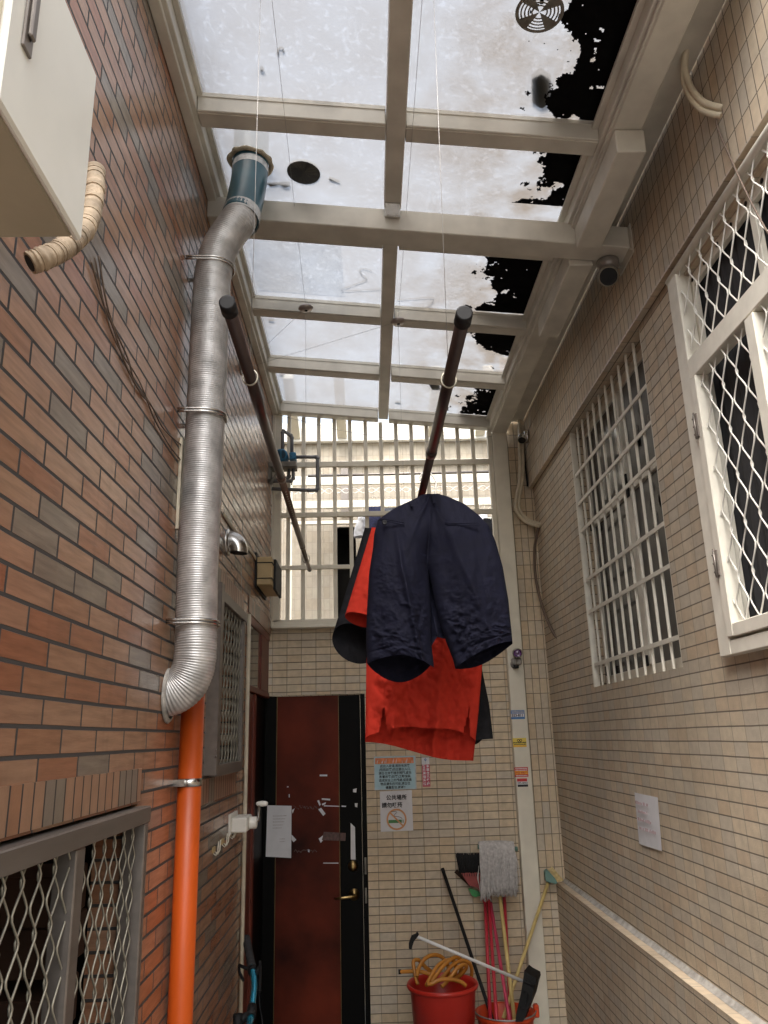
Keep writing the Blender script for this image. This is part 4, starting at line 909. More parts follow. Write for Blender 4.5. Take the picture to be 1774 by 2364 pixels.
tag(obj('cable_bundle', b, M['conduit']), 'bundle of thin ivory cables on the bricks running to the tan box', 'cable')

pu = thing('water_pump', 'blue water pump with grey pipes on a board by the far left corner', 'pump', (-.58, 5.3, 3.8))
c0 = Vector((-.592, 5.30, 3.882))
b = B(); b.lathe([(0, -.055), (.04, -.055), (.046, -.048), (.047, .03), (.043, .07)], c0, (0, 1, 0), 28)
for k in range(10):
    a = 2*PI*k/10; b.tube([c0+Vector((.047*math.cos(a), -.03, .047*math.sin(a))), c0+Vector((.047*math.cos(a), .06, .047*math.sin(a)))], .003, 5)
obj('motor', b, M['pump'], pu)
b = B()
for k in range(7):
    z = -.026+.0087*k; w = .034*math.cos(z/.034); b.box(c0.x-w, c0.x-.004, c0.y-.0575, c0.y-.0545, c0.z+z-.002, c0.z+z+.002); b.box(c0.x+.004, c0.x+w, c0.y-.0575, c0.y-.0545, c0.z+z-.002, c0.z+z+.002)
obj('vent_slots', b, M['black'], pu)
b = B(); b.box(-.535, -.488, 5.26, 5.34, 3.85, 3.905, .005); b.box(-.523, -.515, 5.25, 5.262, 3.874, 3.882); obj('terminal_box', b, M['pump'], pu)
b = B(); b.box(XL, -.485, 5.24, 5.36, 3.79, 3.828, .003); b.beam((XL+.01, 5.30, 3.68), (-.60, 5.30, 3.79), .03, .02); b.box(XL, XL+.015, 5.24, 5.36, 3.70, 3.79); obj('bracket_board', b, M['board'], pu)
pts_sets = [[(-.587, 5.30, 3.92), (-.587, 5.30, 4.07), (-.582, 5.30, 4.083), (-.53, 5.31, 4.05), (-.521, 5.31, 4.03), (-.521, 5.31, 3.90)],
            [(-.488, 5.30, 3.88), (-.348, 5.30, 3.878), (-.337, 5.30, 3.868), (-.337, 5.30, 3.64), (-.345, 5.30, 3.628), (-.40, 5.30, 3.628), (-.66, 5.30, 3.645)],
            [(-.51, 5.30, 3.79), (-.51, 5.30, 3.72), (-.525, 5.30, 3.70), (-.68, 5.30, 3.70)], [(-.54, 5.31, 3.79), (-.54, 5.31, 3.74), (-.555, 5.31, 3.725), (-.68, 5.31, 3.725)]]
for k, q in enumerate(pts_sets):
    b = B(); b.tube(q, .0125 if k < 3 else .009, 10)
    for p in q[1:-1]: b.ball(p, .0155)
    obj('pipe', b, M['pvc'], pu)
hk0 = None
for k, (y, z) in enumerate(((3.62, 1.49), (3.83, 1.498), (4.03, 1.51))):
    lab = ('cream twin wall hook on the bricks, farthest from the crank winder', 'cream twin wall hook on the bricks, middle of the row of three', 'cream twin wall hook on the bricks, right below the crank winder')[k]
    if hk0 is None:
        hk0 = thing('wall_hook', lab, 'hook', (XL, y, z), 'cream hooks on the brick wall')
        b = B(); b.box(XL, XL+.006, y-.02, y+.035, z-.012, z+.012, .002); obj('plate', b, M['boxwood'], hk0)
        for dy in (-.01, .035):
            b = B(); b.tube([(XL+.004, y+dy, z-.012), (XL+.016, y+dy, z-.022), (XL+.024, y+dy, z-.005), (XL+.026, y+dy, z+.035)], .0028, 6); obj('prong', b, M['cream'], hk0)
        h_base = Vector((XL, y, z))
    else:
        o = dup(hk0); o.location = (XL, y, z); o['label'] = lab
        # children keep their offset from the hook's base
ck = thing('crank_winder', 'white hand crank winder of the drying pole on the brick wall', 'winder', (XL, 4.15, 1.55))
b = B(); b.box(XL, XL+.012, 3.98, 4.20, 1.505, 1.60, .003); b.box(XL+.012, -.595, 4.0, 4.19, 1.515, 1.582, .006); b.lathe([(.028, 0), (.028, .03), (.02, .034), (0, .034)], (-.595, 4.12, 1.548), (1, 0, 0), 20); obj('gear_case', b, M['white'], ck)
b = B(); b.tube([(-.575, 4.12, 1.548), (-.56, 4.14, 1.555), (-.56, 4.18, 1.63)], .007, 8); obj('crank_arm', b, M['steel'], ck)
b = B(); b.lathe([(.006, 0), (.011, .008), (.014, .03), (.012, .05), (.006, .058), (0, .058)], (-.575, 4.18, 1.63), (1, -.12, 0), 14); obj('crank_knob', b, M['white'], ck)

# ------------------------------------------------------------------ drying poles, wires, pulleys
def pole(name, label, p0, p1, secs):
    t = thing(name, label, 'drying pole', p0); p0, p1 = Vector(p0), Vector(p1); d = p1-p0
    for k, (a, c, r, mat) in enumerate(secs):
        b = B(); b.tube([p0+d*a, p0+d*c], r, 18)
        if k: b.tube([p0+d*(a-.004), p0+d*(a+.012)], r*1.28, 16)
        obj('tube_section', b, M[mat], t)
    b = B(); r = secs[0][2]*1.2; dn = d.normalized(); b.tube([p0-dn*.006, p0-dn*.004, p0+dn*.035], [r*.8, r, r*1.03], 18); obj('end_cap', b, M['black'], t)
    r = secs[-1][2]*1.15; b = B(); b.tube([p1-dn*.02, p1], r, 14); obj('end_cap', b, M['black'], t)
    b = B(); u = Vector((.45, 0, -1)).normalized()
    for k in range(38):
        q = p0+d*(.47+.011*k)+u*(secs[1][2]-.0006); b.ball(q, .0042, (1, 1.3, 1), 6, 5); obj('peg_hole', b, M['alu_light'], t); b = B()
    return t
PL0, PL1 = (-.288, 1.50, 2.836), (-.317, 4.27, 2.836)
PR0, PR1 = (.221, 1.50, 2.802), (.200, 4.30, 2.802)
pl = pole('drying_pole', 'empty brown telescopic drying pole hanging on the left', PL0, PL1, [(0, .42, .0150, 'rod'), (.42, .80, .0130, 'rod2'), (.80, 1, .0105, 'rod2')])
pr_ = pole('drying_pole', 'brown telescopic drying pole on the right carrying the clothes', PR0, PR1, [(0, .30, .0155, 'rod'), (.30, .80, .0138, 'rod'), (.80, 1, .011, 'rod2')])
def ringhang(t, p, q, lab):
    b = B(); c = Vector(p); b.tube([c+Vector((.019*math.cos(2*PI*k/20), 0, .022*math.sin(2*PI*k/20))) for k in range(21)], .0026, 6, caps=False); obj('hanging_ring', b, M['alu_light'], t)
def mix(a, c, t): return Vector(a).lerp(Vector(c), t)
rl1 = mix(PL0, PL1, .13); rl2 = mix(PL0, PL1, .90); rr1 = mix(PR0, PR1, .115); rr2 = mix(PR0, PR1, .86)
for t, p in ((pl, rl1), (pl, rl2), (pr_, rr1), (pr_, rr2)): ringhang(t, p, None, '')
def line(pts, lab, r=.0008): 
    b = B(); b.tube(pts, r, 5); tag(obj('hoist_wire', b, M['wire']), lab, 'wire', 'hoist wires of the drying poles')
up = Vector((0, 0, .022))
pA = Vector((-.308, 3.86, 4.225)); pB = Vector((.205, 3.95, 4.185))
line([rl1+up, Vector((rl1.x, rl1.y+.03, 4.25))], 'hoist wire rising from the near ring of the left pole')
line([rr1+up, Vector((rr1.x+.02, rr1.y+.02, 4.2))], 'hoist wire rising from the near ring of the right pole')
line([rl2+up, pA], 'hoist wire from the far ring of the left pole up to its pulley')
line([rr2+up, pB], 'hoist wire from the far ring of the right pole up to its pulley')
line([pA, Vector((-.265, 1.765, 4.235))], 'hoist wire running along under the roof from the left pulley towards the camera')
line([pB, Vector((.214, 1.765, 4.19))], 'hoist wire running along under the roof from the right pulley towards the camera')
kw = Vector((-.655, 3.99, 3.93))
line([pA, kw+Vector((0, 0, .02))], 'slanting wire from the left pulley to the wheel bracket on the brick wall')
line([pB, kw], 'slanting wire from the right pulley to the wheel bracket on the brick wall')
line([kw, Vector((-.655, 4.10, 1.60))], 'long wire dropping down the brick wall to the crank winder')
def pulley(c, lab):
    t = thing('pulley', lab, 'pulley', c); b = B(); b.lathe([(0, -.016), (.012, -.016), (.034, -.010), (.042, -.002), (.042, .004), (.03, .012), (0, .014)], c, (-.1, 0, 1), 8); obj('cover', b, M['pulley'], t)
    b = B(); b.lathe([(0, -.0175), (.009, -.0175), (.009, -.012)], c, (-.1, 0, 1), 12); obj('wire_hole', b, M['black'], t)
    b = B(); b.tube([Vector(c)+Vector((0, 0, .012)), Vector(c)+Vector((0, .02, roofz(c[0])+.004-c[2]))], .006, 6); obj('stem', b, M['pulley'], t)
pulley(pA, 'metal pulley disc under the roof left of the centre beam'); pulley(pB, 'metal pulley disc under the roof on the centre beam')
wb = thing('wheel_bracket', 'small wheel bracket on the brick wall guiding the hoist wires', 'bracket', kw)
b = B(); b.box(XL, XL+.006, kw.y-.03, kw.y+.03, kw.z-.03, kw.z+.04, .001); b.beam((XL, kw.y, kw.z+.01), kw, .012, .03); obj('plate', b, M['alu'], wb)
b = B(); b.lathe([(.0, -.006), (.018, -.006), (.014, 0), (.018, .006), (0, .006)], kw, (0, 1, 0), 14); obj('wheel', b, M['pulley'], wb)
line([(-.66, 5.40, 4.26), (-.2, 5.41, 4.13), (.3, 5.42, 4.03), (.7, 5.42, 4.02), (.95, 5.42, 4.06)], 'slack wire strung across the top of the white grille', .0016)

# ------------------------------------------------------------------ clothes
z2 = lambda x, y: (550+x/2.3714, 900+y/2.3714)
def interp(tab, v):
    if v <= tab[0][0]: return tab[0][1]
    for a, c in zip(tab, tab[1:]):
        if v <= c[0]:
            t = (v-a[0])/(c[0]-a[0]); return a[1]*(1-t)+c[1]*t
    return tab[-1][1]
def sm(t): t = max(0, min(1, t)); return t*t*(3-2*t)
def edge_table(px, Y):
    tab = []
    for x, y in px:
        p = at(*z2(x, y), 1, Y); tab.append((-p.z, p.x))
    tab.sort(); return tab
def wrinkle(x, z, seed, amp, fine):
    a = noise.fractal(Vector((x*9+seed, z*4, seed)), 1.0, 2.0, 4)*amp
    r = 1-abs(noise.fractal(Vector((x*16+z*9, z*13-x*6, seed*2)), .8, 2.1, 4)); r2 = 1-abs(noise.noise(Vector((x*34-z*20, z*26, seed*3))))
    return a+fine*(r*r-.5)*1.2+fine*.5*(r2*r2-.5)

YSH = 2.60
def shorts():
    t = thing('navy_shorts', 'dark navy shorts hanging on a hanger from the right drying pole', 'shorts', tuple(at(*z2(1065, 570), 1, YSH)))
    T = lambda px: edge_table(px, YSH)
    Lx = T([(1015, 568), (960, 600), (860, 645), (765, 712), (745, 790), (738, 870), (718, 1000), (706, 1200), (700, 1380), (706, 1500)])
    Rx = T([(1105, 572), (1150, 584), (1240, 624), (1325, 692), (1375, 745), (1410, 830), (1450, 970), (1480, 1150), (1497, 1320), (1508, 1460)])
    FL = T([(1050, 570), (1040, 800), (1036, 960), (1045, 1020), (1052, 1130), (1056, 1260), (1058, 1385), (1066, 1440), (1076, 1520)])
    FR = T([(1050, 570), (1040, 800), (1036, 960), (1058, 1060), (1085, 1190), (1116, 1310), (1140, 1370), (1178, 1450), (1206, 1550)])
    BL = T([(1048, 570), (1040, 800), (1045, 1000), (1070, 1200), (1092, 1345), (1060, 1390), (1066, 1440), (1076, 1520)])
    BR_ = T([(1048, 570), (1040, 800), (1045, 1000), (1070, 1200), (1092, 1345), (1135, 1352), (1178, 1450), (1206, 1550)])
    Zp = lambda y: at(*z2(1070, y), 1, YSH).z
    ztop, zbot, zcf, zcb = Zp(570), Zp(1485), Zp(960), Zp(1345)
    b = B(); NR, NU = 220, 64
    for half in (0, 1):
        fr, bk = [], []
        for i in range(NR+1):
            vv = i/NR; z = ztop+(zbot-ztop)*vv
            xo_ = interp(Lx if half == 0 else Rx, -z)
            xf_ = interp(FL if half == 0 else FR, -z); xb_ = interp(BL if half == 0 else BR_, -z)
            wfr = sm((zcf+.20-z)/(.26)); wbk = sm((zcb+.20-z)/.24)
            hemt = sm((zcb+.03-z)/(zcb+.03-zbot)); topf = sm((ztop-z)/.17)
            rf, rb = [], []
            for k in range(NU+1):
                u = k/NU
                du = (.006+.046*topf)*max(0, 1-(1-u)**2)**.5
                dl = (.066 if half == 0 else .060)*max(0, 1-(2*u-1)**2)**.55
                df = du*(1-wfr)+dl*wfr; db = du*(1-wbk)+dl*wbk
                if half == 0: hf = -.004+.028*math.sin(PI*u)-.018*u; hb = -.055*math.sin(PI*min(1, u*1.05))**.8-.012*u
                else: hf = .058*(1-u)-.022*u+.012*math.sin(PI*u); hb = .050*(1-u)-.026*u-.022*math.sin(PI*u)
                ed = min(1, 5*u+.1)*(min(1, 5*(1-u)+.05) if z < zcf+.03 else 1)
                x = xo_*(1-u)+xf_*u
                wv = wrinkle(x*.8, z*.4, 3+half*5, .009, .003)+wrinkle(x, z, 11+half, .004, .016)*sm(vv*1.5-.45)*(.35+.65*abs(noise.noise(Vector((x*5, z*5, 2)))*2))+.006*math.sin(u*9+vv*3+half*2)*sm(vv*1.4)
                wv += (.020*math.exp(-((u-(.28+.55*vv))/.05)**2)*sm(vv*2-.2) if half == 0 else .012*math.exp(-((u-(.80-.5*vv))/.06)**2)*sm(vv*2-.3))
                wv += .010*math.exp(-((u-(.95-.9*vv))/.05)**2)*sm(1-vv*2.2)*sm(vv*8)
                gz = z-(zbot+.030); wv -= .0045*math.exp(-(gz/.0045)**2)
                rf.append((x, YSH-df-wv*ed, z+hemt*hf))
                x2 = xo_*(1-u)+xb_*u
                rb.append((x2, YSH+db*.95+.5*wv*ed, z+hemt*hb))
            fr.append(rf); bk.append(rb)
        b.grid(fr); b.grid(bk)
    obj('cloth', b, M['navy'], t, merge=.0012)
    b = B(); b.tube(spline([tuple(at(*z2(x, y), 1, YSH-.050*sm((y-570)/260)-.0065)) for x, y in ((1064, 590), (1058, 680), (1046, 800), (1038, 900), (1036, 955))], 8), .0018, 6); obj('centre_seam', b, M['navy'], t)
    # waist rim, pocket welts, button, belt loops, back seam, hem stitching
    def onf(x, y, off=.0): p = at(*z2(x, y), 1, YSH-.050-off); return p
    for q in (((770, 712), (830, 722), (910, 740)), ((770, 706), (830, 712), (910, 726)), ((1130, 735), (1210, 741), (1325, 738)), ((1130, 727), (1210, 731), (1320, 727))):
        b = B(); b.tube(spline([onf(*p) for p in q], 6), .0016, 6); obj('pocket_welt', b, M['navy'], t)
    b = B(); p = onf(802, 726, .004); b.lathe([(0, .003), (.0045, .002), (.007, .004), (.0085, .0015), (.0085, 0)], p, (0, -1, 0), 16); obj('button', b, M['black'], t)
    b = B()
    for x0_, y0_, x1_, y1_ in ((1064, 572, 1076, 622), (945, 612, 952, 640)):
        a, c = at(*z2(x0_, y0_), 1, YSH-.012), at(*z2(x1_, y1_), 1, YSH-.030); b.beam(a, c, .008, .003, (0, 1, 0))
    obj('belt_loop', b, M['navy'], t)
    return t
shorts()
def hanger(lab, p, hw, drop, mat, hookside=1, tilt=0, r=.0026):
    t = thing('clothes_hanger', lab, 'hanger', p); p = Vector(p)
    neck = p+Vector((.022*hookside, 0, -.125))
    hk = [p+Vector((-.021, 0, -.012)), p+Vector((-.017, 0, .010)), p+Vector((0, 0, .0205)), p+Vector((.020, 0, .010)), p+Vector((.034*hookside, 0, -.018)), p+Vector((.030*hookside, 0, -.055)), neck]
    b = B(); b.tube(spline([tuple(q) for q in hk], 6), r, 8); obj('hook', b, M[mat], t)
    b = B(); b.tube([neck, neck+Vector((-hw*.5, 0, -drop*.4)), neck+Vector((-hw, 0, -drop)), neck+Vector((hw, 0, -drop)), neck+Vector((hw*.5, 0, -drop*.4)), neck], r, 8); obj('shoulder_bar', b, M[mat], t)
hp = at(*z2(1050, 425), 1, YSH); hanger('white hanger hooked over the right pole holding the navy shorts', (.214, YSH, 2.802), .06, .03, 'white', r=.0034)

def shirt(name, label, mat, Yc, Lp, Rp, ytop, fh, bh, sleeves, depth, seed, vents=(), parts=None):
    t = thing(name, label, 'shirt', tuple(at(*z2((Lp[0][0]+Rp[0][0])/2, ytop), 1, Yc)))
    Lx, Rx = edge_table(Lp, Yc), edge_table(Rp, Yc)
    ztop = at(*z2(1000, ytop), 1, Yc).z
    b = B(); NR, NU = 130, 90; fr, bk = [], []
    zf_ = [at(*z2((1-k/NU)*Lp[-1][0]+(k/NU)*Rp[-1][0], fh(k/NU)), 1, Yc-depth).z for k in range(NU+1)]
    zb_ = [at(*z2((1-k/NU)*Lp[-1][0]+(k/NU)*Rp[-1][0], bh(k/NU)), 1, Yc+depth).z for k in range(NU+1)]
    for i in range(NR+1):
        v = i/NR; rf, rb = [], []
        for k in range(NU+1):
            u = k/NU; s = 2*u-1
            for rr, zz, sg in ((rf, zf_[k], -1), (rb, zb_[k], 1)):
                z = ztop+(zz-ztop)*v
                x = interp(Lx, -z)*(1-u)+interp(Rx, -z)*u
                d = depth*(.25+.75*sm(v*1.6))*max(0, 1-s*s)**.5
                tri = lambda q: 2*abs(2*(q-math.floor(q+.5)))-1
                wv = (.020*tri(u*2.6+seed+.06*v)+.008*tri(u*5.3+2*seed+.1*v))*sm(v*1.5)
                wv += wrinkle(x, z, seed*4+sg, .010, .013)
                rr.append((x, Yc+sg*d+wv*min(1, 8*u, 8*(1-u)), z))
        fr.append(rf); bk.append(rb)
    gone = [(int(a*NU), int(c*NU), r0) for a, c, r0 in vents]
    vs = [[b.bm.verts.new(p) for p in r] for r in fr]
    for i in range(NR):
        for k in range(NU):
            if any(a <= k < c and i > NR*(r0+(1-r0)*abs((k+.5-(a+c)/2)/((c-a)/2))*.9) for a, c, r0 in gone): continue
            f = b.bm.faces.new((vs[i][k], vs[i][k+1], vs[i+1][k+1], vs[i+1][k])); f.smooth = True
    b.grid(bk)
    obj('body', b, mat, t, merge=.0006)
    for pa, pb, wa, wb_, y_, tiltz in sleeves:
        A = at(*z2(*pa), 1, y_); C = at(*z2(*pb), 1, y_)
        d = (C-A); side = Vector((d.z, 0, -d.x)).normalized(); b = B(); rows = []
        for i in range(61):
            v = i/60; c = A+d*v; hw = (wa*(1-v)+wb_*v)/2; dp = .014+.026*sm(v*1.5); ring_ = []
            for k in range(56):
                a = 2*PI*k/56; q = c+side*(hw*math.cos(a))+Vector((0, dp*math.sin(a), 0))
                q.z += tiltz*v**3*math.sin(a)-.0*v
                q.y += wrinkle(q.x, q.z, seed*9, .008, .006)*v; ring_.append(q)
            rows.append(ring_)
        b.grid(rows, wrap=True); obj('sleeve', b, mat, t)
    return t
m_px = 1/268.0/2.3714*2.37
rs_ = shirt('red_polo_shirt', 'bright red polo shirt hanging behind the navy shorts', M['red'], 2.98,
      [(880, 690), (740, 810), (728, 900), (715, 1200), (702, 1500), (697, 1940)], [(1200, 690), (1335, 830), (1345, 1100), (1338, 1500), (1318, 1750), (1288, 2030)], 690,
      lambda u: 1912-72*math.sin(PI*u)**.5+(14*u)+5*math.sin(u*14), lambda u: 1928+100*sm(u*1.15),
      [((800, 770), (672, 1258), .10, .125, 2.98, -.02), ((1300, 880), (1398, 1415), .13, .11, 2.98, -.012)], .06, 1.3, vents=((.125, .19, .88), (.885, .94, .88)))
shirt('charcoal_tshirt', 'charcoal black T-shirt hanging last, behind the red polo', M['charcoal'], 3.22,
      [(900, 700), (745, 780), (735, 1000), (725, 1300), (720, 1700), (730, 1880)], [(1180, 700), (1290, 780), (1310, 1200), (1338, 1540), (1375, 1720), (1395, 1890)], 690,
      lambda u: 1885+25*u+25*math.sin(PI*u), lambda u: 1890+60*u-75*sm((u-.86)/.14),
      [((770, 770), (640, 1390), .12, .19, 3.22, -.075), ((1300, 860), (1340, 1180), .18, .17, 3.22, -.03)], .075, 2.1)
hanger('black hanger on the right pole holding the red polo', (.212, 2.98, 2.802), .16, .06, 'black', -1, r=.0035)
hanger('black hanger on the right pole holding the charcoal T-shirt', (.209, 3.22, 2.802), .16, .06, 'black', 1, r=.0035)

# small laundry behind the grille
def small_garment(name, lab, mat, px, Yc, w0, w1, h, seed):
    zq = (600+px[0]/2.964, 950+px[1]/2.964); p = at(*zq, 1, Yc); t = thing(name, lab, 'garment', tuple(p)); b = B(); rows = []
    for i in range(25):
        v = i/24; w = w0*(1-v)+w1*v; z = p.z-h*v
        ring_ = []
        for k in range(30):
            a = 2*PI*k/30; x = p.x+w*.5*math.cos(a); ring_.append((x+.008*math.sin(v*5+seed), Yc+.05*math.sin(a)*sm(v*3+.2)+wrinkle(x, z, seed, .012, .006), z))
        rows.append(ring_)
    b.grid(rows, wrap=True); obj('cloth', b, mat, t)
    b = B(); b.tube(spline([(p.x-.02, Yc, p.z+.05), (p.x-.015, Yc, p.z+.075), (p.x+.005, Yc, p.z+.085), (p.x+.018, Yc, p.z+.07), (p.x+.012, Yc, p.z+.04), (p.x, Yc, p.z-.01)], 5), .0022, 6); obj('hook', b, M['white'], t)
small_garment('white_garment', 'white garment hanging behind the grille, leftmost of the courtyard laundry', M['whitecloth'], (695, 690), 5.95, .05, .12, .20, 1)
small_garment('checked_shirt', 'navy checked shirt hanging behind the grille beside the white garment', M['plaid'], (785, 650), 5.85, .10, .26, .62, 2)
small_garment('grey_garment', 'grey garment hanging behind the grille just left of the shorts', M['greycloth'], (885, 660), 5.85, .08, .2, .5, 3)
small_garment('white_shirt', 'white shirt hanging behind the grille on the right of the shorts', M['whitecloth'], (1525, 700), 5.9, .09, .12, .25, 4)
small_garment('black_trousers', 'dark garment hanging behind the grille next to the ivory post', M['charcoal'], (1580, 730), 5.85, .10, .16, .55, 5)
b = B(); b.tube([(-.45, 5.9, 3.94), (1.15, 5.88, 3.94)], .011, 10); tag(obj('laundry_rail', b, M['alu']), 'thin rail behind the grille that the courtyard laundry hangs on', 'rail')

# ------------------------------------------------------------------ cameras and cables on the right
def dome(name, lab, base, aim, r, lensr=.55, mat='camgrey', mount=None):
    t = thing(name, lab, 'camera', base); c = Vector(base); a = Vector(aim).normalized()
    b = B(); b.lathe([(0, -r*1.1), (r*.75, -r*1.0), (r*.98, -r*.5), (r, .0), (r*.95, r*.45), (r*.88, r*.62)], c, a, 28); obj('housing', b, M[mat], t)
    b = B(); b.lathe([(r*.88, r*.60), (r*.80, r*.66), (r*.72, r*.60), (r*.5, r*.66), (0, r*.68)], c, a, 28); obj('lens', b, M['black'], t)
    b = B(); b.lathe([(r*.90, r*.56), (r*.95, r*.64), (r*.84, r*.68)], c, a, 28); obj('rim', b, M['alu_light'], t)
    if mount:
        b = B(); m0, md, mr, mh = mount; b.lathe([(0, mh), (mr*.8, mh), (mr, mh*.6), (mr, 0), (0, 0)], m0, md, 24); obj('mount', b, M[mat], t)
    return t
dome('dome_camera', 'grey dome security camera under the main beam at the right wall', (1.122, 3.10, 3.915), (-.25, -.75, -.55), .047, mount=((1.13, 3.11, 3.998), (0, 0, -1), .05, .045))
dome('dome_camera', 'small silver security camera in the far right corner under the canopy', (1.158, 5.35, 4.012), (-.25, -.5, -.85), .034, mat='steel', mount=((1.203, 5.36, 4.03), (-1, 0, 0), .05, .03))
pc = thing('bullet_camera', 'security camera with a purple lens bracketed to the ivory post', 'camera', (1.01, 5.40, 2.43))
b = B(); b.lathe([(.0, -.05), (.026, -.05), (.031, -.03), (.031, .022), (.029, .03)], (1.012, 5.375, 2.462), (-.1, -1, -.12), 24); obj('housing', b, M['camgrey'], pc)
b = B(); b.lathe([(.031, .024), (.033, .033), (.027, .036)], (1.012, 5.375, 2.462), (-.1, -1, -.12), 24); obj('rim', b, M['alu_light'], pc)
b = B(); b.lathe([(.028, .033), (.02, .026), (.01, .028), (0, .030)], (1.012, 5.375, 2.462), (-.1, -1, -.12), 24); obj('lens', b, plain('purple_lens', (.10, .02, .16), .08, var=.6, scale=60, coat=1), pc)
b = B(); b.box(.975, 1.045, 5.40, 5.432, 2.385, 2.43, .008); b.tube([(1.01, 5.405, 2.44), (1.0, 5.40, 2.40), (.998, 5.41, 2.375)], .013, 10); b.lathe([(.03, 0), (.03, .01), (.02, .014), (0, .014)], (1.0, 5.43, 2.39), (0, -1, 0), 20); obj('bracket', b, M['camgrey'], pc)
b = B(); b.tube([(.985, 5.395, 2.375), (1.0, 5.392, 2.368), (1.018, 5.395, 2.372)], .010, 8); obj('cable_gland', b, M['black'], pc)

zc = lambda x, y: (1180+x/4.25, 960+y/4.25)
ca = [at(*zc(*p), 1, 5.455) for p in ((85, 10), (85, 300), (88, 600), (48, 850), (62, 950), (150, 1040))] + [at(*zc(275, 1080), 0, 1.225)]
cdt = thing('ivory_conduit', 'pair of ivory conduits bending down the far right corner', 'conduit', tuple(ca[3]))
b = B(); b.tube(spline([tuple(p) for p in ca], 8), .0135, 12); obj('conduit', b, M['conduit'], cdt)
b = B(); b.tube(spline([(p.x+.024, p.y+.004, p.z+.012) for p in ca], 8), .012, 12); obj('conduit', b, M['conduit'], cdt)
bc = [(1.226, 5.35, 3.345), (1.20, 5.42, 3.20), (1.194, 5.44, 3.03), (1.205, 5.42, 2.86), (1.222, 5.32, 2.68), (1.236, 5.20, 2.56), (1.25, 5.16, 2.53)]
b = B(); b.tube(spline(bc, 8), .010, 10); tag(obj('brown_cable', b, M['cable']), 'thick brown cable hanging from the conduits into the right wall', 'cable')
b = B(); b.tube(spline([(1.195, 5.47, 4.15), (1.192, 5.47, 3.9), (1.196, 5.47, 3.68)], 4), .007, 8); tag(obj('black_cable', b, M['black']), 'short black cable in the far right corner beside the ivory conduits', 'cable')
zt = lambda x, y: (1380+x/3.688, 100+y/3.688)
lp = [tuple(at(*zt(*p), 0, xx)) for p, xx in (((760, 20), 1.15), ((745, 230), 1.15), ((800, 390), 1.16), ((900, 500), 1.175), ((1010, 540), 1.195), ((1075, 548), 1.21))]
ul = thing('conduit_loop', 'two ivory conduits looping from behind the gutter into the upper right wall', 'conduit', lp[2])
b = B(); b.tube(spline(lp, 8), .0115, 12); obj('conduit', b, M['conduit'], ul)
b = B(); b.tube(spline([(x-.004, y+.012, z-.020) for x, y, z in lp], 8), .0105, 12); obj('conduit', b, M['conduit'], ul)
b = B(); b.tube(spline([tuple(at(*zt(*p), 0, 1.196)) for p in ((1010, 640), (1030, 740), (1150, 1020), (1300, 1340), (1453, 1620))], 6), .0032, 6); tag(obj('hanging_cord', b, M['cable']), 'thin brown cord hanging from the conduit loop across the mesh window', 'cord')

# ------------------------------------------------------------------ buckets, hose, brooms
bk1 = thing('red_bucket', 'big red bucket with a coiled amber hose inside', 'bucket', (.378, 4.95, 0))
C1 = Vector((.378, 4.95, 0)); RZ1 = .603
b = B(); b.lathe([(0, .01), (.135, .01), (.142, .0), (.182, RZ1-.03), (.185, RZ1-.025), (.198, RZ1-.02), (.202, RZ1-.008), (.196, RZ1+.002), (.186, RZ1), (.180, RZ1-.02), (.140, .03), (0, .03)], C1, (0, 0, 1), 56); obj('shell', b, M['redbucket'], bk1)
text('lettering', "| 太人", .040, (.216, 4.832, .402), Vector((.83, -.56, 0)).normalized(), (0, 0, 1), M['paper'], bk1, bold=-.0004)
hz = thing('garden_hose', 'amber garden hose coiled in the big red bucket', 'hose', (.378, 4.95, .5))
zh = lambda x, y: (930+x/7.545, 2180+y/7.545)
loops = [([(265, 700), (235, 600), (200, 440), (185, 320), (215, 275), (275, 275), (330, 320), (400, 400), (490, 470), (560, 600)], 4.90, 5.02),
         ([(250, 560), (275, 430), (340, 310), (430, 220), (540, 185), (640, 200), (720, 260), (790, 380), (800, 560)], 4.85, 5.04),
         ([(410, 720), (470, 600), (540, 470), (620, 370), (720, 300), (830, 270), (900, 300), (930, 420), (900, 600)], 4.82, 5.03),
         ([(500, 660), (590, 530), (690, 400), (790, 300), (890, 235), (980, 235), (1030, 320), (1010, 480), (930, 650)], 4.84, 5.05),
         ([(620, 640), (730, 530), (830, 400), (930, 320), (1040, 285), (1140, 310), (1195, 390), (1205, 500), (1190, 620)], 4.88, 5.08),
         ([(680, 740), (760, 660), (840, 560), (940, 430), (1040, 360), (1110, 370), (1090, 440), (1010, 530), (900, 610)], 4.84, 5.0),
         ([(420, 690), (500, 690), (590, 640), (700, 610), (830, 610), (950, 630), (1040, 670), (1100, 720)], 4.80, 4.84),
         ([(-60, 480), (60, 475), (180, 470), (330, 480), (430, 505), (520, 540)], 4.95, 4.90)]
b = B()
for q, ya_, yb2 in loops:
    n_ = len(q); P = [tuple(at(*zh(*p), 1, ya_+(yb2-ya_)*i/(n_-1))) for i, p in enumerate(q)]; b.tube(spline(P, 8), .0105, 12)
obj('hose_coil', b, M['hose'], hz)
p = at(*zh(-60, 480), 1, 4.95); b = B(); b.tube([p+Vector((-.004, 0, 0)), p+Vector((.012, 0, 0))], .0125, 12); obj('dark_end', b, M['black'], hz)

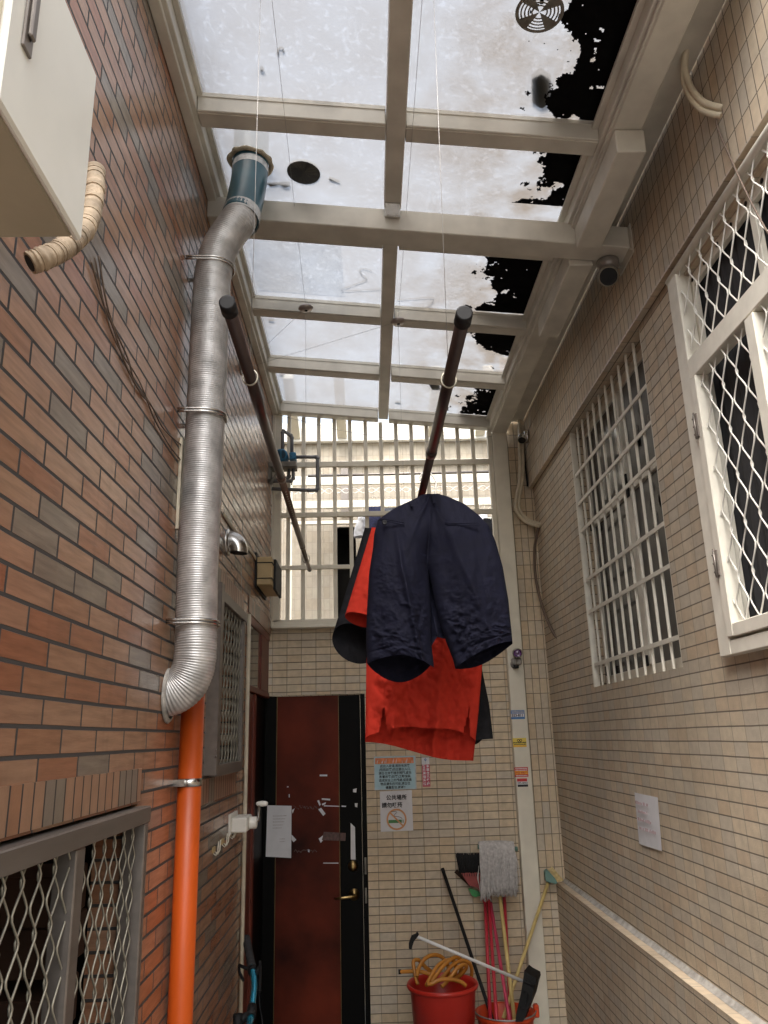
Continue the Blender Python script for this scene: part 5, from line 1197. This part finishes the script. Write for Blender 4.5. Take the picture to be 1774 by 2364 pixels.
bk2 = thing('orange_bucket', 'smaller orange red bucket holding the brooms and mops', 'bucket', (.735, 5.05, 0))
C2 = Vector((.735, 5.05, 0)); RZ2 = .42
b = B(); b.lathe([(0, .01), (.12, .01), (.125, 0), (.158, RZ2-.03), (.170, RZ2-.02), (.172, RZ2), (.165, RZ2+.003), (.155, RZ2-.005), (.12, .03), (0, .03)], C2, (0, 0, 1), 48); obj('shell', b, M['orangebucket'], bk2)
b = B(); b.tube([C2+Vector((.172*math.cos(a), .172*math.sin(a)*1.0-.004, RZ2+.006-.02*math.sin(a)**2*0)) for a in [PI+PI*k/24 for k in range(25)]], .004, 8); obj('bail_handle', b, M['wire'], bk2)
b = B(); b.box(.895, .925, 5.02, 5.06, RZ2-.03, RZ2+.035, .006); obj('handle_lug', b, M['orangebucket'], bk2)

zm = lambda x, y: (1020+x/4.767, 1900+y/4.767)
def stick(b, pts, r, ys): 
    b.tube([at(*zm(*p), 1, y) for p, y in zip(pts, ys)], r, 12)
mp = thing('string_mop', 'grey string mop standing head up with a yellow wooden handle', 'mop', (.78, 5.3, 0))
b = B(); stick(b, [(640, 800), (800, 2150)], .0115, (5.36, 5.02)); b.tube([at(*zm(800, 2150), 1, 5.02), (.80, 5.0, .06)], .0115, 12); obj('handle', b, M['wood'], mp)
b = B(); a, c = at(*zm(398, 262), 1, 5.385), at(*zm(835, 285), 1, 5.385); b.tube([a, c], .014, 12); obj('head_bar', b, M['tealcap'], mp)
b = B(); rnd = random.Random(11)
for k in range(330):
    u = (k % 110+rnd.random())/110; front = rnd.random() < .75
    top = at(*zm(410+385*u, 228+10*math.sin(u*PI)*-1), 1, 5.38)
    endx = 440+400*u+rnd.uniform(-18, 18); endy = (790+rnd.uniform(-60, 25) if u > .25 else 850+rnd.uniform(-50, 20)) - (90*rnd.random() if rnd.random() < .3 else 0)
    y1 = 5.35-rnd.uniform(.005, .045) if front else 5.40+rnd.uniform(0, .03)
    end = at(*zm(endx, endy), 1, y1); m_ = top.lerp(end, .45)+Vector((rnd.uniform(-.008, .008), -.018 if front else .01, rnd.uniform(-.01, .01))); m2_ = top.lerp(end, .75)+Vector((rnd.uniform(-.012, .012), -.01 if front else .01, 0))
    b.tube(spline([tuple(top+Vector((0, .02, -.015))), tuple(top+Vector((0, 0, .012))), tuple(top+Vector((0, -.022 if front else .02, -.03))), tuple(m_), tuple(m2_), tuple(end)], 3), rnd.uniform(.0022, .0034), 5)
for k in range(3):
    b.tube(spline([tuple(at(*zm(410, 470+20*k), 1, 5.34)), tuple(at(*zm(405-6*k, 600), 1, 5.33)), tuple(at(*zm(415, 690), 1, 5.33)), tuple(at(*zm(430, 800), 1, 5.34))], 4), .0016, 5)
obj('yarn', b, M['mopyarn'], mp)

br = thing('black_broom', 'broom with black bristles and a dull red head, upside down behind the mop', 'broom', (.66, 5.44, 0))
b = B(); stick(b, [(480, 880), (535, 2140)], .0105, (5.42, 5.06)); b.tube([at(*zm(535, 2140), 1, 5.06), (.66, 5.03, .06)], .0105, 12); b.tube([at(*zm(440, 700), 1, 5.44), at(*zm(480, 890), 1, 5.42)], [.016, .011], 12); obj('handle', b, M['redstick'], br)
hd = [at(*zm(*p), 1, 5.435) for p in ((208, 545), (400, 540), (470, 560), (480, 740), (440, 770), (390, 710), (300, 680))]
b = B(); b.prism([p+Vector((0, -.018, 0)) for p in hd], (0, .036, 0)); obj('head', b, M['broomred'], br)
b = B()
for k in range(9):
    p = at(*zm(228+26*k, 566), 1, 5.417); b.box(p.x-.0018, p.x+.0018, p.y-.0025, p.y, p.z-.011, p.z+.006)
obj('head_slots', b, M['black'], br)
b = B(); rnd = random.Random(3)
for k in range(420):
    u = rnd.random(); y = 5.418+.034*rnd.random(); p0 = at(*zm(200+220*u, 552), 1, y); tt = 335+rnd.uniform(-8, 22)+(60*rnd.random()**3 if abs(u-.55) < .08 else 0); p1 = at(*zm(158+285*u+rnd.uniform(-6, 6), tt), 1, y+.004*rnd.uniform(-1, 1))
    b.tube([p0, p0.lerp(p1, .5), p1], [.0032, .0032, .0016], 4)
obj('bristles', b, M['bristle_k'], br)
gb = thing('green_dustpan', 'bit of a green plastic pan and brown scraper behind the black broom', 'dustpan', tuple(at(*zm(360, 770), 1, 5.47)))
b = B(); b.prism([at(*zm(*p), 1, 5.46) for p in ((295, 725), (330, 720), (420, 760), (430, 800), (370, 818), (335, 800))], (0, .012, 0)); obj('pan', b, M['greenplastic'], gb)
b = B(); b.prism([at(*zm(*p), 1, 5.475) for p in ((140, 545), (170, 510), (300, 640), (310, 700), (200, 600))], (0, .008, 0)); obj('blade', b, M['cardboard'], gb)
for k, (nm, lab, mt, p0, p1, ys_) in enumerate((('red_broom_stick', 'thin red stick in the bucket just right of the black broom handle', 'redstick', (520, 880), (605, 2150), (5.40, 5.06)), ('pink_broom_stick', 'pinkish red jointed stick in the bucket between red stick and mop handle', 'pinkstick', (540, 885), (745, 2150), (5.41, 5.0)), ('red_mop_stick', 'red stick right behind the yellow mop handle', 'redstick', (690, 810), (760, 2150), (5.43, 5.08)))):
    b = B(); a, c = at(*zm(*p0), 1, ys_[0]), at(*zm(*p1), 1, ys_[1]); e = c+(c-a).normalized()*.34
    e.z = max(e.z, .05); b.tube([a+(a-c).normalized()*.06, c, e], .0105, 12)
    if k == 1: b.tube([a.lerp(c, .40), a.lerp(c, .405)], .012, 12); b.tube([a.lerp(c, .72), a.lerp(c, .725)], .012, 12)
    tag(obj(nm, b, M[mt]), lab, 'stick')
b = B(); a, c = at(*zm(8, 500), 1, 5.46), at(*zm(560, 2160), 1, 5.08); e = c+(c-a).normalized()*.32; b.tube([a, c, e], .0105, 12); b.tube([a, a.lerp(c, .03)], .0118, 12)
tag(obj('black_stick', b, M['black']), 'long black pole leaning between the two buckets', 'stick')
sb = thing('scrub_brush', 'long handled scrubbing brush with yellow bristles resting on the right ledge', 'brush', (1.12, 5.38, 1.0))
b = B(); stick(b, [(1175, 650), (815, 1720), (680, 2150)], .0105, (5.40, 5.14, 5.06)); obj('handle', b, M['wood'], sb)
b = B(); q = [at(*zm(*p), 1, 5.375) for p in ((1140, 540), (1165, 515), (1250, 610), (1275, 660), (1255, 672), (1150, 640))]; b.prism(q, (0, .05, 0)); b.tube([at(*zm(1175, 655), 1, 5.40), at(*zm(1195, 600), 1, 5.40)], [.013, .016], 12); obj('head', b, M['tealcap'], sb)
b = B(); rnd = random.Random(8)
for k in range(260):
    u = rnd.random(); y = 5.377+.046*rnd.random(); p0 = at(*zm(1168+100*u, 518+128*u), 1, y); p1 = at(*zm(1215+125*u+rnd.uniform(-4, 4), 483+150*u+rnd.uniform(-4, 4)), 1, y+rnd.uniform(-.004, .004)); b.tube([p0, p1], [.0022, .0014], 4)
obj('bristles', b, M['bristle_y'], sb)
dp = thing('long_dustpan', 'black dustpan with a long white pole slanting across the buckets', 'dustpan', (.8, 4.88, .45))
a = at(*z8(963, 1375), 1, 4.80); c = at(*z8(1470, 1588), 1, 4.90)
b = B(); b.tube([a, c], .0085, 12); obj('pole', b, M['whitepole'], dp)
gr = [at(*z8(*p), 1, 4.80) for p in ((962, 1350), (970, 1362), (958, 1380), (945, 1395), (938, 1418), (934, 1434), (922, 1430), (922, 1408), (928, 1388), (936, 1370), (955, 1362))]
b = B(); b.prism([p+Vector((0, -.012, 0)) for p in gr], (0, .024, 0))
for k in range(5):
    p = at(*z8(943-3*k, 1394+9*k), 1, 4.80); b.ball(p, .006)
obj('grip', b, M['black'], dp)
pn = [at(*z8(*p), 1, 4.86) for p in ((1475, 1538), (1492, 1552), (1530, 1572), (1533, 1590), (1524, 1618), (1512, 1670), (1488, 1730), (1468, 1782), (1432, 1784), (1438, 1735), (1458, 1650), (1468, 1590))]
b = B(); b.prism(pn, (.05, .12, 0))
rim_ = [at(*z8(*p), 1, 4.852) for p in ((1472, 1588), (1505, 1602), (1524, 1612))]; b.tube(rim_, .006, 8)
ri2 = [at(*z8(*p), 1, 4.852) for p in ((1470, 1640), (1488, 1640), (1495, 1650), (1480, 1720), (1450, 1716))]; b.tube(ri2, .004, 6)
obj('pan', b, M['black'], dp)

# ------------------------------------------------------------------ bicycle (only the raised bar end is in view)
bi = thing('bicycle', 'bicycle with a metallic blue handlebar parked against the brick wall', 'bicycle', (-.55, 3.9, 0))
bar = spline([(-.648, 4.45, .957), (-.596, 4.25, .900), (-.572, 4.17, .868), (-.558, 4.10, .838), (-.553, 4.02, .805), (-.549, 3.95, .772), (-.545, 3.86, .755), (-.535, 3.75, .765), (-.52, 3.65, .80), (-.50, 3.5, .85)], 6)
b = B(); b.tube(bar, .0145, 14); obj('handlebar', b, M['bike'], bi)
b = B(); gp = spline([(-.652, 4.465, .961), (-.648, 4.45, .957), (-.60, 4.265, .905), (-.590, 4.235, .895)], 12); b.tube(gp, [.019+.0018*(i % 3 == 0) for i in range(len(gp))], 14); b.tube([(-.592, 4.24, .896), (-.587, 4.222, .889)], .0205, 14); obj('grip', b, M['rubber'], bi)
b = B(); b.tube([(-.588, 4.215, .885), (-.582, 4.195, .878)], .021, 14); b.tube(spline([(-.60, 4.21, .885), (-.64, 4.23, .895), (-.655, 4.26, .89), (-.645, 4.22, .87), (-.62, 4.17, .85)], 5), [.008]*9+[.007]*12, 8); obj('brake_lever', b, M['black'], bi)
b = B(); b.box(-.565, -.545, 4.17, 4.26, .865, .895, .006); b.tube(spline([(-.555, 4.26, .905), (-.545, 4.2, .885), (-.535, 4.12, .85), (-.528, 4.06, .83)], 5), .0065, 8); obj('shifter', b, M['black'], bi)
b = B(); b.tube(spline([(-.530, 4.08, .836), (-.520, 4.0, .80), (-.49, 3.9, .74), (-.46, 3.82, .66), (-.47, 3.8, .5)], 6), .0028, 6); obj('brake_cable', b, M['black'], bi)
b = B(); b.tube([(-.551, 3.99, .79), (-.548, 3.93, .766)], .022, 14); b.tube([(-.548, 3.95, .775), (-.60, 3.90, .760)], .018, 14); b.tube([(-.60, 3.90, .79), (-.60, 3.89, .60)], .021, 14); b.tube([(-.618, 3.895, .775), (-.58, 3.895, .778)], .014, 12); obj('stem', b, M['black'], bi)
b = B(); b.tube([(-.60, 3.89, .64), (-.60, 3.45, .55)], .02, 12); b.tube([(-.60, 3.89, .60), (-.60, 3.42, .28)], .022, 12); b.tube([(-.60, 3.45, .62), (-.60, 3.42, .28)], .018, 12); b.tube([(-.60, 3.42, .28), (-.60, 3.05, .26)], .014, 12); b.tube([(-.60, 3.45, .55), (-.60, 3.05, .26)], .012, 12); obj('frame', b, M['bike'], bi)
b = B(); b.tube([(-.60, 3.89, .62), (-.555, 3.92, .54), (-.55, 3.94, .26)], .014, 10); b.tube([(-.60, 3.89, .62), (-.645, 3.90, .54), (-.65, 3.94, .26)], .014, 10); obj('fork', b, M['bike'], bi)
for y in (3.94, 3.05):
    b = B(); b.tube([(-.60, y+.235*math.cos(2*PI*k/40), .26+.235*math.sin(2*PI*k/40)) for k in range(41)], .022, 10, caps=False); wl = obj('wheel', b, M['rubber'], bi)
    b = B(); b.tube([(-.60, y+.205*math.cos(2*PI*k/40), .26+.205*math.sin(2*PI*k/40)) for k in range(41)], .010, 8, caps=False)
    for k in range(16): a_ = 2*PI*k/16; b.tube([(-.60, y, .26), (-.60, y+.205*math.cos(a_), .26+.205*math.sin(a_))], .0012, 4)
    b.tube([(-.64, y, .26), (-.56, y, .26)], .016, 10); obj('rim', b, M['alu'], wl)
b = B(); b.tube([(-.60, 3.45, .60), (-.60, 3.455, .72)], .014, 10); b.ball((-.60, 3.43, .745), .1, (.75, 1.3, .3)); obj('saddle', b, M['rubber'], bi)
